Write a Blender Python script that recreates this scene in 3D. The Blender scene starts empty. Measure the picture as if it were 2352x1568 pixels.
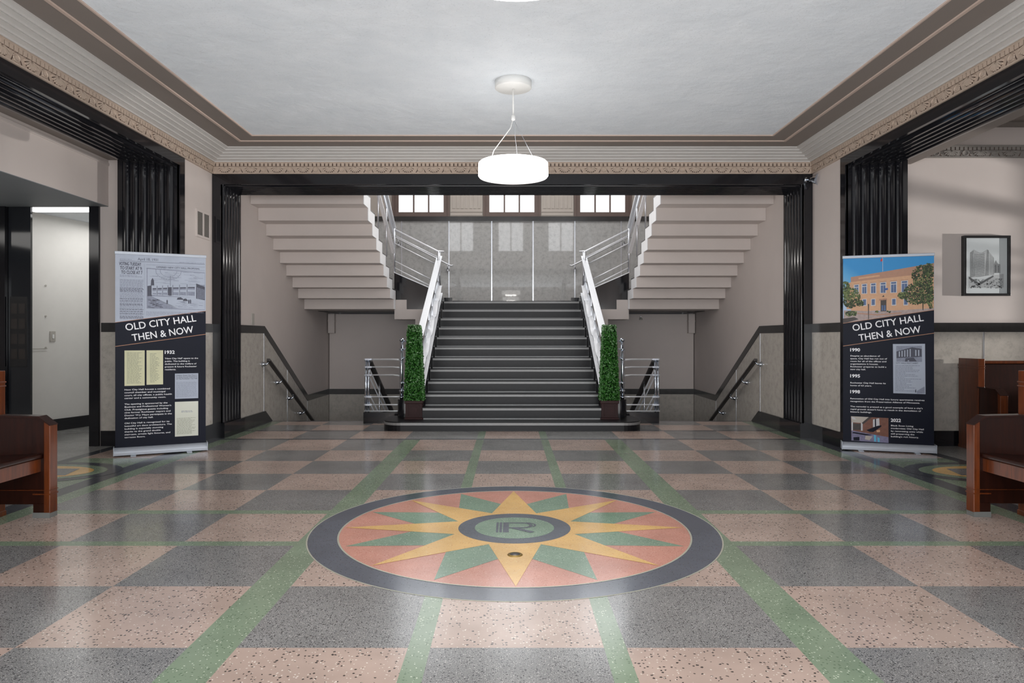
import bpy, math, random
from mathutils import Vector, Matrix
random.seed(7)
PI = math.pi
SC = bpy.context.scene
COL = SC.collection

# ------------------------------------------------------------------ materials
def new_mat(name):
    m = bpy.data.materials.new(name); m.use_nodes = True
    nt = m.node_tree
    return m, nt, nt.nodes['Principled BSDF']

def setp(b, rough=0.5, metal=0.0, spec=0.5, coat=0.0):
    b.inputs['Roughness'].default_value = rough
    b.inputs['Metallic'].default_value = metal
    b.inputs['Specular IOR Level'].default_value = spec
    b.inputs['Coat Weight'].default_value = coat
    b.inputs['Coat Roughness'].default_value = 0.06

def texco(nt, kind='Object', scale=(1, 1, 1)):
    tc = nt.nodes.new('ShaderNodeTexCoord'); mp = nt.nodes.new('ShaderNodeMapping')
    mp.inputs['Scale'].default_value = scale
    nt.links.new(tc.outputs[kind], mp.inputs['Vector'])
    return mp.outputs['Vector']

def noise(nt, vec, scale, detail=4, rough=0.6):
    n = nt.nodes.new('ShaderNodeTexNoise'); n.inputs['Scale'].default_value = scale
    n.inputs['Detail'].default_value = detail; n.inputs['Roughness'].default_value = rough
    nt.links.new(vec, n.inputs['Vector']); return n

def ramp(nt, fac, stops):
    r = nt.nodes.new('ShaderNodeValToRGB'); e = r.color_ramp.elements
    while len(e) < len(stops): e.new(0.5)
    for i, (p, c) in enumerate(stops):
        e[i].position = p; e[i].color = (c[0], c[1], c[2], 1) if not isinstance(c, (int, float)) else (c, c, c, 1)
    nt.links.new(fac, r.inputs['Fac']); return r

def mix(nt, fac, a, b):
    m = nt.nodes.new('ShaderNodeMix'); m.data_type = 'RGBA'
    for s, v in ((m.inputs[0], fac), (m.inputs[6], a), (m.inputs[7], b)):
        if isinstance(v, bpy.types.NodeSocket): nt.links.new(v, s)
        elif isinstance(v, (int, float)): s.default_value = v
        else: s.default_value = (v[0], v[1], v[2], 1)
    return m.outputs[2]

def bump(nt, b, height, strength, dist=0.01):
    n = nt.nodes.new('ShaderNodeBump'); n.inputs['Strength'].default_value = strength
    n.inputs['Distance'].default_value = dist
    nt.links.new(height, n.inputs['Height']); nt.links.new(n.outputs['Normal'], b.inputs['Normal'])

def plain(name, col, rough=0.5, metal=0.0, spec=0.5, var=0.06, scale=6.0, coat=0.0, sc3=(1, 1, 1)):
    m, nt, b = new_mat(name); setp(b, rough, metal, spec, coat)
    v = texco(nt, 'Object', sc3); n = noise(nt, v, scale)
    lo = tuple(c * (1 - var) for c in col); hi = tuple(min(1, c * (1 + var)) for c in col)
    r = ramp(nt, n.outputs['Fac'], [(0.3, lo), (0.7, hi)])
    nt.links.new(r.outputs['Color'], b.inputs['Base Color'])
    return m

def emis(name, col, strength):
    m, nt, b = new_mat(name); setp(b, 0.4)
    b.inputs['Base Color'].default_value = (0.8, 0.8, 0.8, 1)
    b.inputs['Emission Color'].default_value = (*col, 1)
    b.inputs['Emission Strength'].default_value = strength
    return m

def terrazzo(name, base, dark, light, dens_d, dens_l, scale, rough=0.16, fine=0.0):
    m, nt, b = new_mat(name); setp(b, rough, 0, 0.5)
    v = texco(nt, 'Object')
    n0 = noise(nt, v, 2.2, 3)
    lo = tuple(c * 0.88 for c in base); hi = tuple(c * 1.10 for c in base)
    c = ramp(nt, n0.outputs['Fac'], [(0.35, lo), (0.65, hi)]).outputs['Color']
    nd = noise(nt, v, scale * 0.8, 2)
    def chips(sc, seedoff, thr, rad):
        mp = nt.nodes.new('ShaderNodeMapping'); mp.inputs['Location'].default_value = (seedoff, seedoff * 0.7, 0)
        nt.links.new(v, mp.inputs['Vector'])
        mx = nt.nodes.new('ShaderNodeMix'); mx.data_type = 'VECTOR'; mx.inputs[0].default_value = 0.012
        nt.links.new(mp.outputs['Vector'], mx.inputs[4]); nt.links.new(nd.outputs['Color'], mx.inputs[5])
        vo = nt.nodes.new('ShaderNodeTexVoronoi'); vo.inputs['Scale'].default_value = sc
        nt.links.new(mx.outputs[1], vo.inputs['Vector'])
        sep = nt.nodes.new('ShaderNodeSeparateColor'); nt.links.new(vo.outputs['Color'], sep.inputs['Color'])
        a = nt.nodes.new('ShaderNodeMath'); a.operation = 'LESS_THAN'; a.inputs[1].default_value = thr
        nt.links.new(sep.outputs['Red'], a.inputs[0])
        d = nt.nodes.new('ShaderNodeMath'); d.operation = 'LESS_THAN'; d.inputs[1].default_value = rad
        nt.links.new(vo.outputs['Distance'], d.inputs[0])
        q = nt.nodes.new('ShaderNodeMath'); q.operation = 'MULTIPLY'
        nt.links.new(a.outputs[0], q.inputs[0]); nt.links.new(d.outputs[0], q.inputs[1])
        return q.outputs[0]
    if fine:
        nf = noise(nt, v, scale * 2.2, 2)
        c = mix(nt, ramp(nt, nf.outputs['Fac'], [(0.44, 0.0), (0.56, fine)]).outputs['Color'], c, dark)
    c = mix(nt, chips(scale, 3.1, dens_d, 0.36), c, dark)
    c = mix(nt, chips(scale * 1.25, 11.7, dens_l, 0.30), c, light)
    nt.links.new(c, b.inputs['Base Color'])
    nr = noise(nt, v, 1.3, 3)
    rr = ramp(nt, nr.outputs['Fac'], [(0.3, rough * 0.8), (0.7, rough * 1.35)])
    nt.links.new(rr.outputs['Color'], b.inputs['Roughness'])
    return m

def marble(name, base, rough=0.12, vein=0.35, scale=1.0):
    m, nt, b = new_mat(name); setp(b, rough, 0, 0.5)
    v = texco(nt, 'Object')
    n1 = noise(nt, v, 9 * scale, 8, 0.72); n2 = noise(nt, v, 34 * scale, 5, 0.7)
    c = ramp(nt, n1.outputs['Fac'], [(0.28, tuple(x * (1 - vein) for x in base)), (0.5, base), (0.75, tuple(min(1, x * (1 + vein * 0.5)) for x in base))]).outputs['Color']
    spk = ramp(nt, n2.outputs['Fac'], [(0.30, 0.65), (0.37, 0.0)])
    c = mix(nt, spk.outputs['Color'], c, tuple(x * 0.35 for x in base))
    nt.links.new(c, b.inputs['Base Color']); return m

def wood(name, c1, c2, rough=0.28, sc3=(14, 14, 1.2)):
    m, nt, b = new_mat(name); setp(b, rough, 0, 0.35, 0.12)
    v = texco(nt, 'Object', sc3); n = noise(nt, v, 3.0, 6, 0.65)
    r = ramp(nt, n.outputs['Fac'], [(0.25, c1), (0.75, c2)])
    nt.links.new(r.outputs['Color'], b.inputs['Base Color']); return m

def srgb(r, g, b):
    f = lambda c: (c / 255 / 12.92) if c / 255 <= 0.04045 else ((c / 255 + 0.055) / 1.055) ** 2.4
    return (f(r), f(g), f(b))

M = {}
M['cream'] = plain('cream_wall_paint', srgb(203, 193, 188), 0.6, var=0.025, scale=2)
M['cream_white'] = plain('white_stringer', srgb(232, 232, 234), 0.5, var=0.02)  # whiter than the cream faces of the flight
M['soffit'] = plain('taupe_soffit_paint', srgb(128, 119, 113), 0.6, var=0.03, scale=2)
M['fillet'] = plain('tan_fillet_paint', srgb(190, 170, 158), 0.5, var=0.03)
M['cornice'] = plain('pale_cornice_paint', srgb(196, 193, 190), 0.5, var=0.02)
M['frieze'] = plain('tan_frieze_plaster', srgb(184, 166, 151), 0.6, var=0.08, scale=30)
M['groove_shade'] = plain('painted_frieze_groove_shade', srgb(88, 72, 64), 0.7, var=0.1, scale=30)  # darker brown painted into the frieze recesses in place of their shadow
M['frieze_grey'] = plain('grey_frieze_plaster', srgb(136, 131, 126), 0.6, var=0.08, scale=30)
M['black'] = marble('black_glossy_marble', srgb(27, 27, 31), 0.10, 0.3, 0.6)
M['black_stair'] = marble('black_granite_stair', srgb(24, 24, 27), 0.34, 0.35, 3.0)
M['black_stair'].node_tree.nodes['Principled BSDF'].inputs['Specular IOR Level'].default_value = 0.2
M['band'] = marble('charcoal_marble_band', srgb(58, 57, 57), 0.2, 0.2, 1.0)
M['marble'] = marble('grey_beige_wainscot_marble', srgb(184, 178, 170), 0.14, 0.26, 1.3)
M['marble_back'] = marble('grey_landing_marble', srgb(176, 176, 175), 0.03, 0.3, 1.5)
M['steel'] = plain('brushed_aluminium', srgb(205, 208, 214), 0.3, 0.9, var=0.04, scale=30)
M['rail'] = plain('bright_aluminium_rail', srgb(232, 234, 238), 0.4, 0.45, var=0.03, scale=30)
M['chrome'] = plain('polished_chrome', srgb(205, 212, 222), 0.16, 1.0, var=0.03, scale=20)
M['nosing'] = plain('grey_metal_nosing', srgb(134, 134, 134), 0.4, 0.2, var=0.05, scale=20)
M['dull_nosing'] = plain('dull_metal_cove', srgb(128, 129, 130), 0.4, 0.2, var=0.05, scale=20)
M['bronze'] = plain('dark_bronze_rail', srgb(60, 56, 55), 0.35, 0.4, var=0.1)
M['silver'] = plain('silver_banner_aluminium', srgb(176, 182, 192), 0.45, 0.3, var=0.03)
M['grey_soffit'] = plain('grey_soffit_paint', srgb(122, 127, 131), 0.6, var=0.03)
M['white'] = plain('white_enamel', srgb(226, 226, 224), 0.4, var=0.02)
M['white_wall'] = plain('white_corridor_paint', srgb(216, 214, 210), 0.6, var=0.02)
M['switch'] = plain('grey_switch_plate', srgb(176, 172, 165), 0.4, var=0.03)
M['vent'] = plain('dark_vent_mesh', srgb(104, 100, 95), 0.7, var=0.12, scale=120)
M['win_frame'] = plain('brown_window_frame', srgb(104, 88, 82), 0.45, var=0.06)
M['panel'] = plain('beige_pier_paint', srgb(182, 174, 166), 0.5, var=0.03)
M['dark_glass'] = plain('dark_reflective_glass', srgb(36, 38, 42), 0.06, var=0.05)
M['rubber'] = plain('grey_rubber_shoe', srgb(106, 108, 106), 0.7, var=0.1)
M['wood'] = wood('reddish_brown_bench_wood', srgb(58, 26, 12), srgb(114, 55, 22))
M['wood_dark'] = wood('dark_mahogany_bench_wood', srgb(24, 8, 5), srgb(50, 20, 11))
M['planter'] = wood('dark_mahogany_planter', srgb(36, 20, 20), srgb(60, 32, 32), 0.5); M['planter'].node_tree.nodes['Principled BSDF'].inputs['Coat Weight'].default_value = 0; M['planter'].node_tree.nodes['Principled BSDF'].inputs['Specular IOR Level'].default_value = 0.2
M['brass'] = plain('aged_brass', srgb(170, 140, 80), 0.35, 0.8)
M['pane'] = emis('bright_daylight_pane', (0.93, 0.97, 1.0), 1.25)
M['lamp'] = emis('glowing_drum_shade', (1.0, 0.965, 0.92), 3.6)
M['lamp_disc'] = emis('glowing_lamp_diffuser', (1.0, 0.97, 0.93), 3.0)
M['lamp_under'] = emis('glowing_lamp_underside', (1.0, 0.90, 0.80), 0.85)
M['ceil_light'] = emis('corridor_ceiling_light', (1.0, 1.0, 1.0), 2.2)
M['print_navy'] = plain('navy_banner_print', srgb(15, 19, 35), 0.5, var=0.05, spec=0.18)
M['print_white'] = plain('white_banner_ink', srgb(240, 240, 244), 0.5, var=0.01)
M['print_orange'] = plain('orange_banner_ink', srgb(190, 136, 104), 0.5, var=0.02)
M['news'] = plain('newsprint_grey', srgb(166, 174, 190), 0.5, var=0.05, scale=8)
M['news_mid'] = plain('newsprint_ink_mid', srgb(128, 134, 152), 0.5, var=0.15, scale=60)
M['news_dark'] = plain('newsprint_ink_dark', srgb(62, 64, 80), 0.5, var=0.1, scale=60)
M['docpaper'] = plain('cream_document_paper', srgb(208, 206, 170), 0.5, var=0.05, scale=5)
M['docink'] = plain('faded_document_ink', srgb(140, 142, 122), 0.5, var=0.05)
M['docpaper2'] = plain('pale_document_paper', srgb(206, 208, 196), 0.5, var=0.03, scale=5)
M['photo_sky'] = None
M['tan'] = plain('photo_tan_stone', srgb(206, 160, 124), 0.5, var=0.06, scale=30)
M['tan_d'] = plain('photo_brown_stone', srgb(176, 132, 108), 0.5, var=0.05, scale=30)
M['winblue'] = plain('photo_window_blue', srgb(74, 98, 140), 0.5, var=0.2, scale=60)
M['photo_white'] = plain('photo_pale_trim', srgb(196, 196, 200), 0.5, var=0.04)
M['photo_ground'] = plain('photo_paving', srgb(168, 150, 146), 0.5, var=0.15, scale=40)
M['photo_dark'] = plain('photo_shadow', srgb(58, 48, 46), 0.5, var=0.2, scale=40)
M['tree1'] = plain('photo_tree_green', srgb(62, 80, 44), 0.6, var=0.35, scale=90)
M['tree2'] = plain('photo_tree_light_green', srgb(108, 122, 72), 0.6, var=0.35, scale=90)
M['tree3'] = plain('photo_tree_dark_green', srgb(34, 44, 28), 0.6, var=0.35, scale=90)
M['flag'] = plain('photo_flag_red', srgb(190, 50, 60), 0.5)
M['flagb'] = plain('photo_flag_blue', srgb(40, 80, 150), 0.5)
M['cyan'] = plain('photo_cyan_glow', srgb(90, 180, 215), 0.5)
M['mauve'] = plain('photo_mauve_floor', srgb(120, 116, 146), 0.5, var=0.25, scale=30)
M['brick'] = plain('photo_red_brown', srgb(118, 74, 58), 0.5, var=0.2, scale=30)
M['mat'] = plain('white_picture_paper', srgb(206, 212, 214), 0.35, var=0.02)
M['sketch1'] = plain('sketch_light_grey', srgb(176, 180, 182), 0.5, var=0.08, scale=50)
M['sketch2'] = plain('sketch_mid_grey', srgb(134, 138, 140), 0.5, var=0.15, scale=70)
M['sketch3'] = plain('sketch_dark_grey', srgb(84, 87, 90), 0.5, var=0.15, scale=70)
M['frame_black'] = plain('black_picture_frame', srgb(34, 34, 36), 0.3, var=0.05)
M['t_pink'] = terrazzo('pink_terrazzo', srgb(178, 157, 146), srgb(68, 61, 58), srgb(222, 212, 202), 0.24, 0.18, 74)
M['t_grey'] = terrazzo('grey_terrazzo', srgb(148, 147, 146), srgb(60, 60, 62), srgb(180, 177, 173), 0.40, 0.30, 105, fine=0.62)
M['t_green'] = terrazzo('green_terrazzo', srgb(127, 143, 121), srgb(99, 117, 95), srgb(206, 212, 194), 0.30, 0.16, 84)
M['t_black'] = terrazzo('black_terrazzo', srgb(74, 76, 82), srgb(54, 55, 60), srgb(112, 114, 120), 0.3, 0.08, 110)
M['t_ring'] = terrazzo('slate_terrazzo_ring', srgb(88, 93, 104), srgb(70, 74, 84), srgb(120, 124, 132), 0.2, 0.05, 120)
M['t_red'] = terrazzo('coral_terrazzo', srgb(204, 146, 129), srgb(182, 116, 100), srgb(226, 190, 174), 0.35, 0.16, 120)
M['t_gold'] = terrazzo('gold_terrazzo', srgb(226, 182, 112), srgb(206, 156, 90), srgb(230, 208, 164), 0.25, 0.15, 110)
M['t_mgreen'] = terrazzo('medallion_green_terrazzo', srgb(128, 153, 132), srgb(98, 126, 108), srgb(200, 214, 198), 0.35, 0.14, 105)
M['t_line'] = plain('pale_divider_strip', srgb(196, 196, 180), 0.3, 0.3)
M['t_corr'] = terrazzo('corridor_terrazzo', srgb(150, 150, 147), srgb(100, 100, 100), srgb(180, 178, 174), 0.3, 0.2, 90)

def ceiling_mat():
    m, nt, b = new_mat('stippled_plaster_ceiling'); setp(b, 0.7)
    v = texco(nt, 'Object')
    n1 = noise(nt, v, 3, 4); n2 = noise(nt, v, 55, 4, 0.65); n3 = noise(nt, v, 5, 2)
    c = ramp(nt, n1.outputs['Fac'], [(0.3, srgb(220, 226, 232)), (0.7, srgb(230, 235, 240))]).outputs['Color']
    pk = ramp(nt, noise(nt, v, 70, 2).outputs['Fac'], [(0.31, 0.18), (0.37, 0.0)])
    c = mix(nt, pk.outputs['Color'], c, srgb(120, 120, 122))
    pits = ramp(nt, n2.outputs['Fac'], [(0.30, 0.0), (0.46, 1.0)])
    msk = ramp(nt, n3.outputs['Fac'], [(0.40, 0.2), (0.62, 1.0)])
    h = nt.nodes.new('ShaderNodeMath'); h.operation = 'MULTIPLY'
    nt.links.new(pits.outputs['Color'], h.inputs[0]); nt.links.new(msk.outputs['Color'], h.inputs[1])
    nt.links.new(c, b.inputs['Base Color']); bump(nt, b, h.outputs[0], 0.30, 0.012)
    return m
M['ceiling'] = ceiling_mat()

def sky_print():
    m, nt, b = new_mat('photo_blue_sky'); setp(b, 0.5)
    tc = nt.nodes.new('ShaderNodeTexCoord'); sp = nt.nodes.new('ShaderNodeSeparateXYZ')
    nt.links.new(tc.outputs['Generated'], sp.inputs[0])
    a = nt.nodes.new('ShaderNodeMath'); a.operation = 'ADD'
    nt.links.new(sp.outputs['X'], a.inputs[0]); nt.links.new(sp.outputs['Z'], a.inputs[1])
    r = ramp(nt, a.outputs[0], [(0.35, srgb(170, 194, 224)), (0.75, srgb(84, 164, 214)), (0.96, srgb(30, 140, 205))])
    nt.links.new(r.outputs['Color'], b.inputs['Base Color']); return m
M['photo_sky'] = sky_print()

def leaf_mat(name, c1, c2):
    m, nt, b = new_mat(name); setp(b, 0.5)
    v = texco(nt, 'Object'); n = noise(nt, v, 60, 3)
    r = ramp(nt, n.outputs['Fac'], [(0.3, c1), (0.7, c2)])
    nt.links.new(r.outputs['Color'], b.inputs['Base Color']); return m
M['leaf'] = leaf_mat('boxwood_leaf', srgb(26, 74, 24), srgb(66, 128, 46))
M['leaf_pale'] = leaf_mat('boxwood_pale_leaf', srgb(86, 130, 80), srgb(150, 178, 140))  # paler leaves, mixed in mostly near the top
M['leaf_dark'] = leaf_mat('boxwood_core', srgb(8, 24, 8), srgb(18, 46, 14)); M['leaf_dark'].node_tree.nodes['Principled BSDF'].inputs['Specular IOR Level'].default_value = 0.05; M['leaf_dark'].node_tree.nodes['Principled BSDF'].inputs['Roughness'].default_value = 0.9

# ------------------------------------------------------------------ mesh builder
class MB:
    def __init__(s): s.v = []; s.f = []; s.mi = []; s.sm = []
    def add(s, vs, fs, mi=0, smooth=False):
        o = len(s.v); s.v += [tuple(p) for p in vs]
        for f in fs: s.f.append(tuple(i + o for i in f)); s.mi.append(mi); s.sm.append(smooth)
        return s
    def quad(s, a, b, c, d, mi=0): return s.add([a, b, c, d], [(0, 1, 2, 3)], mi)
    def poly(s, pts, mi=0): return s.add(pts, [tuple(range(len(pts)))], mi)
    def box(s, x0, x1, y0, y1, z0, z1, mi=0):
        x0, x1 = min(x0, x1), max(x0, x1); y0, y1 = min(y0, y1), max(y0, y1); z0, z1 = min(z0, z1), max(z0, z1)
        v = [(x, y, z) for z in (z0, z1) for y in (y0, y1) for x in (x0, x1)]
        return s.add(v, [(0, 2, 3, 1), (4, 5, 7, 6), (0, 1, 5, 4), (2, 6, 7, 3), (0, 4, 6, 2), (1, 3, 7, 5)], mi)
    def prism(s, pts, axis, a, b, mi=0, smooth=False):
        # pts: 2-D outline; axis 'x': (y,z) extruded in x ; 'y': (x,z) ; 'z': (x,y)
        def P(p, t):
            return (t, p[0], p[1]) if axis == 'x' else (p[0], t, p[1]) if axis == 'y' else (p[0], p[1], t)
        n = len(pts)
        s.add([P(p, a) for p in pts] + [P(p, b) for p in pts], [tuple(range(n))[::-1], tuple(range(n, 2 * n))], mi)
        o = len(s.v) - 2 * n
        for i in range(n):
            j = (i + 1) % n
            s.f.append((o + i, o + j, o + n + j, o + n + i)); s.mi.append(mi); s.sm.append(smooth)
        return s
    def tube(s, path, r, n=10, mi=0, cap=True, r2=None):
        path = [Vector(p) for p in path]; rings = []
        up = Vector((0, 0, 1))
        for i, p in enumerate(path):
            d = (path[min(i + 1, len(path) - 1)] - path[max(i - 1, 0)]).normalized()
            a = d.cross(up)
            if a.length < 1e-3: a = d.cross(Vector((1, 0, 0)))
            a.normalize(); b = d.cross(a).normalized()
            rr = r if r2 is None else r + (r2 - r) * i / (len(path) - 1)
            rings.append([p + a * (rr * math.cos(2 * PI * k / n)) + b * (rr * math.sin(2 * PI * k / n)) for k in range(n)])
        o = len(s.v)
        for R in rings: s.v += [tuple(q) for q in R]
        for i in range(len(path) - 1):
            for k in range(n):
                k2 = (k + 1) % n
                s.f.append((o + i * n + k, o + i * n + k2, o + (i + 1) * n + k2, o + (i + 1) * n + k)); s.mi.append(mi); s.sm.append(True)
        if cap:
            s.f.append(tuple(o + k for k in range(n))[::-1]); s.mi.append(mi); s.sm.append(False)
            e = o + (len(path) - 1) * n
            s.f.append(tuple(e + k for k in range(n))); s.mi.append(mi); s.sm.append(False)
        return s
    def lathe(s, prof, cx, cy, n=32, mi=0, smooth=True):
        o = len(s.v)
        for (r, z) in prof:
            s.v += [(cx + r * math.cos(2 * PI * k / n), cy + r * math.sin(2 * PI * k / n), z) for k in range(n)]
        for i in range(len(prof) - 1):
            for k in range(n):
                k2 = (k + 1) % n
                s.f.append((o + i * n + k, o + i * n + k2, o + (i + 1) * n + k2, o + (i + 1) * n + k)); s.mi.append(mi); s.sm.append(smooth)
        return s
    def plate(s, path, w, t, mi=0, axis='x'):
        """flat strip along path; width w along world axis, thickness t vertical"""
        o = len(s.v); n = len(path)
        for p in path:
            for (dw, dz) in ((-w / 2, -t / 2), (w / 2, -t / 2), (w / 2, t / 2), (-w / 2, t / 2)):
                s.v.append((p[0] + (dw if axis == 'x' else 0), p[1] + (dw if axis == 'y' else 0), p[2] + dz))
        for i in range(n - 1):
            for k in range(4):
                k2 = (k + 1) % 4
                s.f.append((o + i * 4 + k, o + i * 4 + k2, o + i * 4 + 4 + k2, o + i * 4 + 4 + k)); s.mi.append(mi); s.sm.append(False)
        s.f.append((o + 3, o + 2, o + 1, o)); s.mi.append(mi); s.sm.append(False)
        e = o + (n - 1) * 4
        s.f.append((e, e + 1, e + 2, e + 3)); s.mi.append(mi); s.sm.append(False)
        return s
    def xf(s, mat):
        s.v = [tuple(mat @ Vector(p)) for p in s.v]; return s
    def build(s, name, mats, parent=None, bevel=0.0, recalc=True):
        me = bpy.data.meshes.new(name)
        me.from_pydata(s.v, [], s.f)
        for m in (mats if isinstance(mats, (list, tuple)) else [mats]):
            me.materials.append(M[m] if isinstance(m, str) else m)
        for p, mi, sm in zip(me.polygons, s.mi, s.sm):
            p.material_index = mi; p.use_smooth = sm
        me.update()
        if recalc:
            import bmesh
            bm = bmesh.new(); bm.from_mesh(me); bmesh.ops.recalc_face_normals(bm, faces=bm.faces); bm.to_mesh(me); bm.free()
        o = bpy.data.objects.new(name, me); COL.objects.link(o)
        if parent: o.parent = parent
        if bevel > 0:
            md = o.modifiers.new('bevel', 'BEVEL'); md.width = bevel; md.segments = 2; md.limit_method = 'ANGLE'; md.angle_limit = 0.7
        return o

def tag(o, label, cat, group=None, kind=None):
    o['label'] = label; o['category'] = cat
    if group: o['group'] = group
    if kind: o['kind'] = kind
    return o
def thing(name, label, cat, loc=(0, 0, 0), rz=0, group=None):
    o = bpy.data.objects.new(name, None); COL.objects.link(o)
    o.location = loc; o.rotation_euler = (0, 0, rz); o.empty_display_size = 0.1
    return tag(o, label, cat, group)
def struct(name, mb, mats, parent=None, **k):
    o = mb.build(name, mats, parent, **k)
    if parent is None: o['kind'] = 'structure'
    return o
def copy_tree(o, parent=None):
    c = o.copy(); COL.objects.link(c)
    if parent: c.parent = parent
    for ch in list(o.children): copy_tree(ch, c)
    return c

HW = 3.52          # hall half width
YB = 8.38          # back wall of the hall
YR = -2.6          # entrance wall behind the camera
ZC = 3.345         # ceiling

# ------------------------------------------------------------------ FLOOR
def build_floor():
    b = MB(); PK, GY, GN, BK = 0, 1, 2, 3
    rows = [(-2.6, -2.0, -7), (-2.0, -1.28, -6), (-1.28, -0.61, -5), (-0.61, 0.06, -4), (0.06, 0.72, -3), (0.72, 1.38, -2), (1.38, 2.04, -2 + 1 - 0), (2.04, 2.698, -1),
            (2.698, 3.366, 0), (3.366, 4.023, 1), (4.023, 4.109, 'g'), (4.109, 4.754, 2), (4.754, 4.85, 'g'), (4.85, 5.498, 3),
            (5.498, 6.154, 4), (6.154, 6.797, 5), (6.797, 7.44, 6), (7.44, 8.22, 7), (8.22, 8.30, 'b'),
            (8.30, 8.975, 8), (8.975, 9.05, 'b'), (9.05, 9.6, 9), (9.6, 10.0, 10), (10.0, 10.1, 'b')]
    rows[6] = (1.38, 2.04, 0)
    cols = [(0, .328, 0), (.328, .413, 'n'), (.413, 1.06, 1), (1.06, 1.245, 'w'), (1.245, 1.90, 2), (1.90, 2.56, 3), (2.56, 3.215, 4),
            (3.215, 3.36, 'G'), (3.36, 3.52, 'B')]
    for (y0, y1, r) in rows:
        for (x0, x1, c) in cols:
            if r == 'g': k = GN if c != 'B' else BK
            elif r == 'b': k = BK
            elif c == 'G': k = GN
            elif c == 'B': k = BK
            elif c == 'n': k = GN
            elif c == 'w': k = GN if y1 < 8.3 else (PK if (r + 1) % 2 == 0 else GY)
            else: k = PK if (r + c) % 2 == 0 else GY
            sg = ((-x1, -x0), (x0, x1)) if c != 0 else ((-x1, x1),)
            for (a, d) in sg:
                b.quad((a, y0, 0), (d, y0, 0), (d, y1, 0), (a, y1, 0), k)
    # slab edge at the stair openings
    for sx in (-1, 1):
        b.quad((sx * 3.52, 10.1, 0), (sx * 1.3, 10.1, 0), (sx * 1.3, 10.1, -1.2), (sx * 3.52, 10.1, -1.2), BK)
    # side lobbies
    for sx in (-1, 1):
        def rc(x0, x1, y0, y1, k, z=0):
            b.quad((sx * x0, y0, z), (sx * x1, y0, z), (sx * x1, y1, z), (sx * x0, y1, z), k)
        rc(3.52, 4.2, -2.6, 5.45, GY); rc(3.52, 4.2, 5.45, 6.95, GN); rc(3.52, 4.2, 6.95, 7.76, PK)
        rc(4.2, 4.32, -2.6, 7.76, BK)
        rc(4.32, 9.2, -2.6, 7.76, 4)
        rc(3.52, 9.2, 7.76, 12.5, 4)
    o = struct('floor', b, ['t_pink', 't_grey', 't_green', 't_black', 't_corr'], recalc=False)
    return o
build_floor()

def ellipse(cx, cy, rx, ry, n=72, a0=0, z=0):
    return [(cx + rx * math.cos(a0 + 2 * PI * k / n), cy + ry * math.sin(a0 + 2 * PI * k / n), z) for k in range(n)]
def oval_inlay(sx):
    t = thing('oval_floor_inlay', 'dark oval terrazzo inlay with gold band on the floor by the %s banner' % ('newspaper' if sx < 0 else 'blue-sky'), 'floor inlay', (sx * 4.15, 6.22, 0.0))
    def el(rx, ry, z): return [(rx * math.cos(2 * PI * k / 64), ry * math.sin(2 * PI * k / 64), z) for k in range(64)]
    MB().poly(el(.70, .50, .0012)).build('dark_ring', 't_black', t)
    MB().poly(el(.58, .38, .0020)).build('green_field', 't_green', t)
    MB().poly(el(.47, .29, .0028)).build('gold_band', 't_gold', t)
    pts = [(-.34, -.15), (.34, -.15), (.28, .16), (-.22, .17)]
    MB().poly([(sx * -p[0], p[1], .0036) for p in pts]).build('centre_panel', 't_grey', t)
for sx in (-1, 1): oval_inlay(sx)

# medallion
CY = 4.40
med = thing('floor_medallion', 'large round terrazzo compass star medallion with a letter R at its centre', 'floor medallion', (0, CY, 0))
def disc(r, z, n=128): return [(r * math.cos(2 * PI * k / n), r * math.sin(2 * PI * k / n), z) for k in range(n)]
def ring(b, r0, r1, z, n=128, mi=0):
    A = disc(r0, z, n); B = disc(r1, z, n); b.add(A + B, [(k, (k + 1) % n, n + (k + 1) % n, n + k) for k in range(n)], mi)
b = MB(); ring(b, 1.225, 1.236, .0010); ring(b, 1.052, 1.062, .0024); b.build('divider_strip', 't_line', med)
b = MB(); b.poly(disc(1.228, .0014)); b.build('outer_ring', 't_ring', med)
b = MB(); b.poly(disc(1.056, .0019)); b.build('coral_field', 't_red', med)
def ray(ang, tip, base_hw, slope_r0, z):
    d = Vector((math.sin(ang), math.cos(ang))); p = Vector((d.y, -d.x))
    return [tuple(d * tip) + (z,), tuple(d * slope_r0 + p * base_hw) + (z,), tuple(d * slope_r0 - p * base_hw) + (z,)]
for k in range(8):
    bb = MB(); bb.poly(ray(PI / 8 + k * PI / 4, 1.03, .37 * (1.03 - .2), .2, .0023 + k * .00005)); bb.build('green_ray', 't_mgreen', med)
for k in range(8):
    bb = MB(); bb.poly(ray(k * PI / 4, 1.045, .215 * (1.045 - .25), .25, .0029 + k * .00005)); bb.build('gold_ray', 't_gold', med)
bb = MB(); bb.poly(disc(.345, .0034, 96)); bb.build('inner_ring', 't_ring', med)
bb = MB(); bb.poly(disc(.244, .0039, 96)); bb.build('inner_disc', 't_mgreen', med)
bb = MB(); Z = .0044; ZN = [0]
def zz(): ZN[0] += 1; return Z + ZN[0] * .00003
for (x0, x1) in ((-.112, -.098), (-.092, -.076), (-.070, -.034)): bb.quad((x0, -.115, Z), (x1, -.115, Z), (x1, .115, Z), (x0, .115, Z))
def band2(pts, w):
    P = [Vector(p) for p in pts]
    for i in range(len(P) - 1):
        d = (P[i + 1] - P[i]).normalized(); q = Vector((-d.y, d.x)) * w / 2
        e = d * w * 0.15; z_ = zz()
        bb.quad((*(P[i] - e - q), z_), (*(P[i + 1] + e - q), z_), (*(P[i + 1] + e + q), z_), (*(P[i] - e + q), z_))
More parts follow.
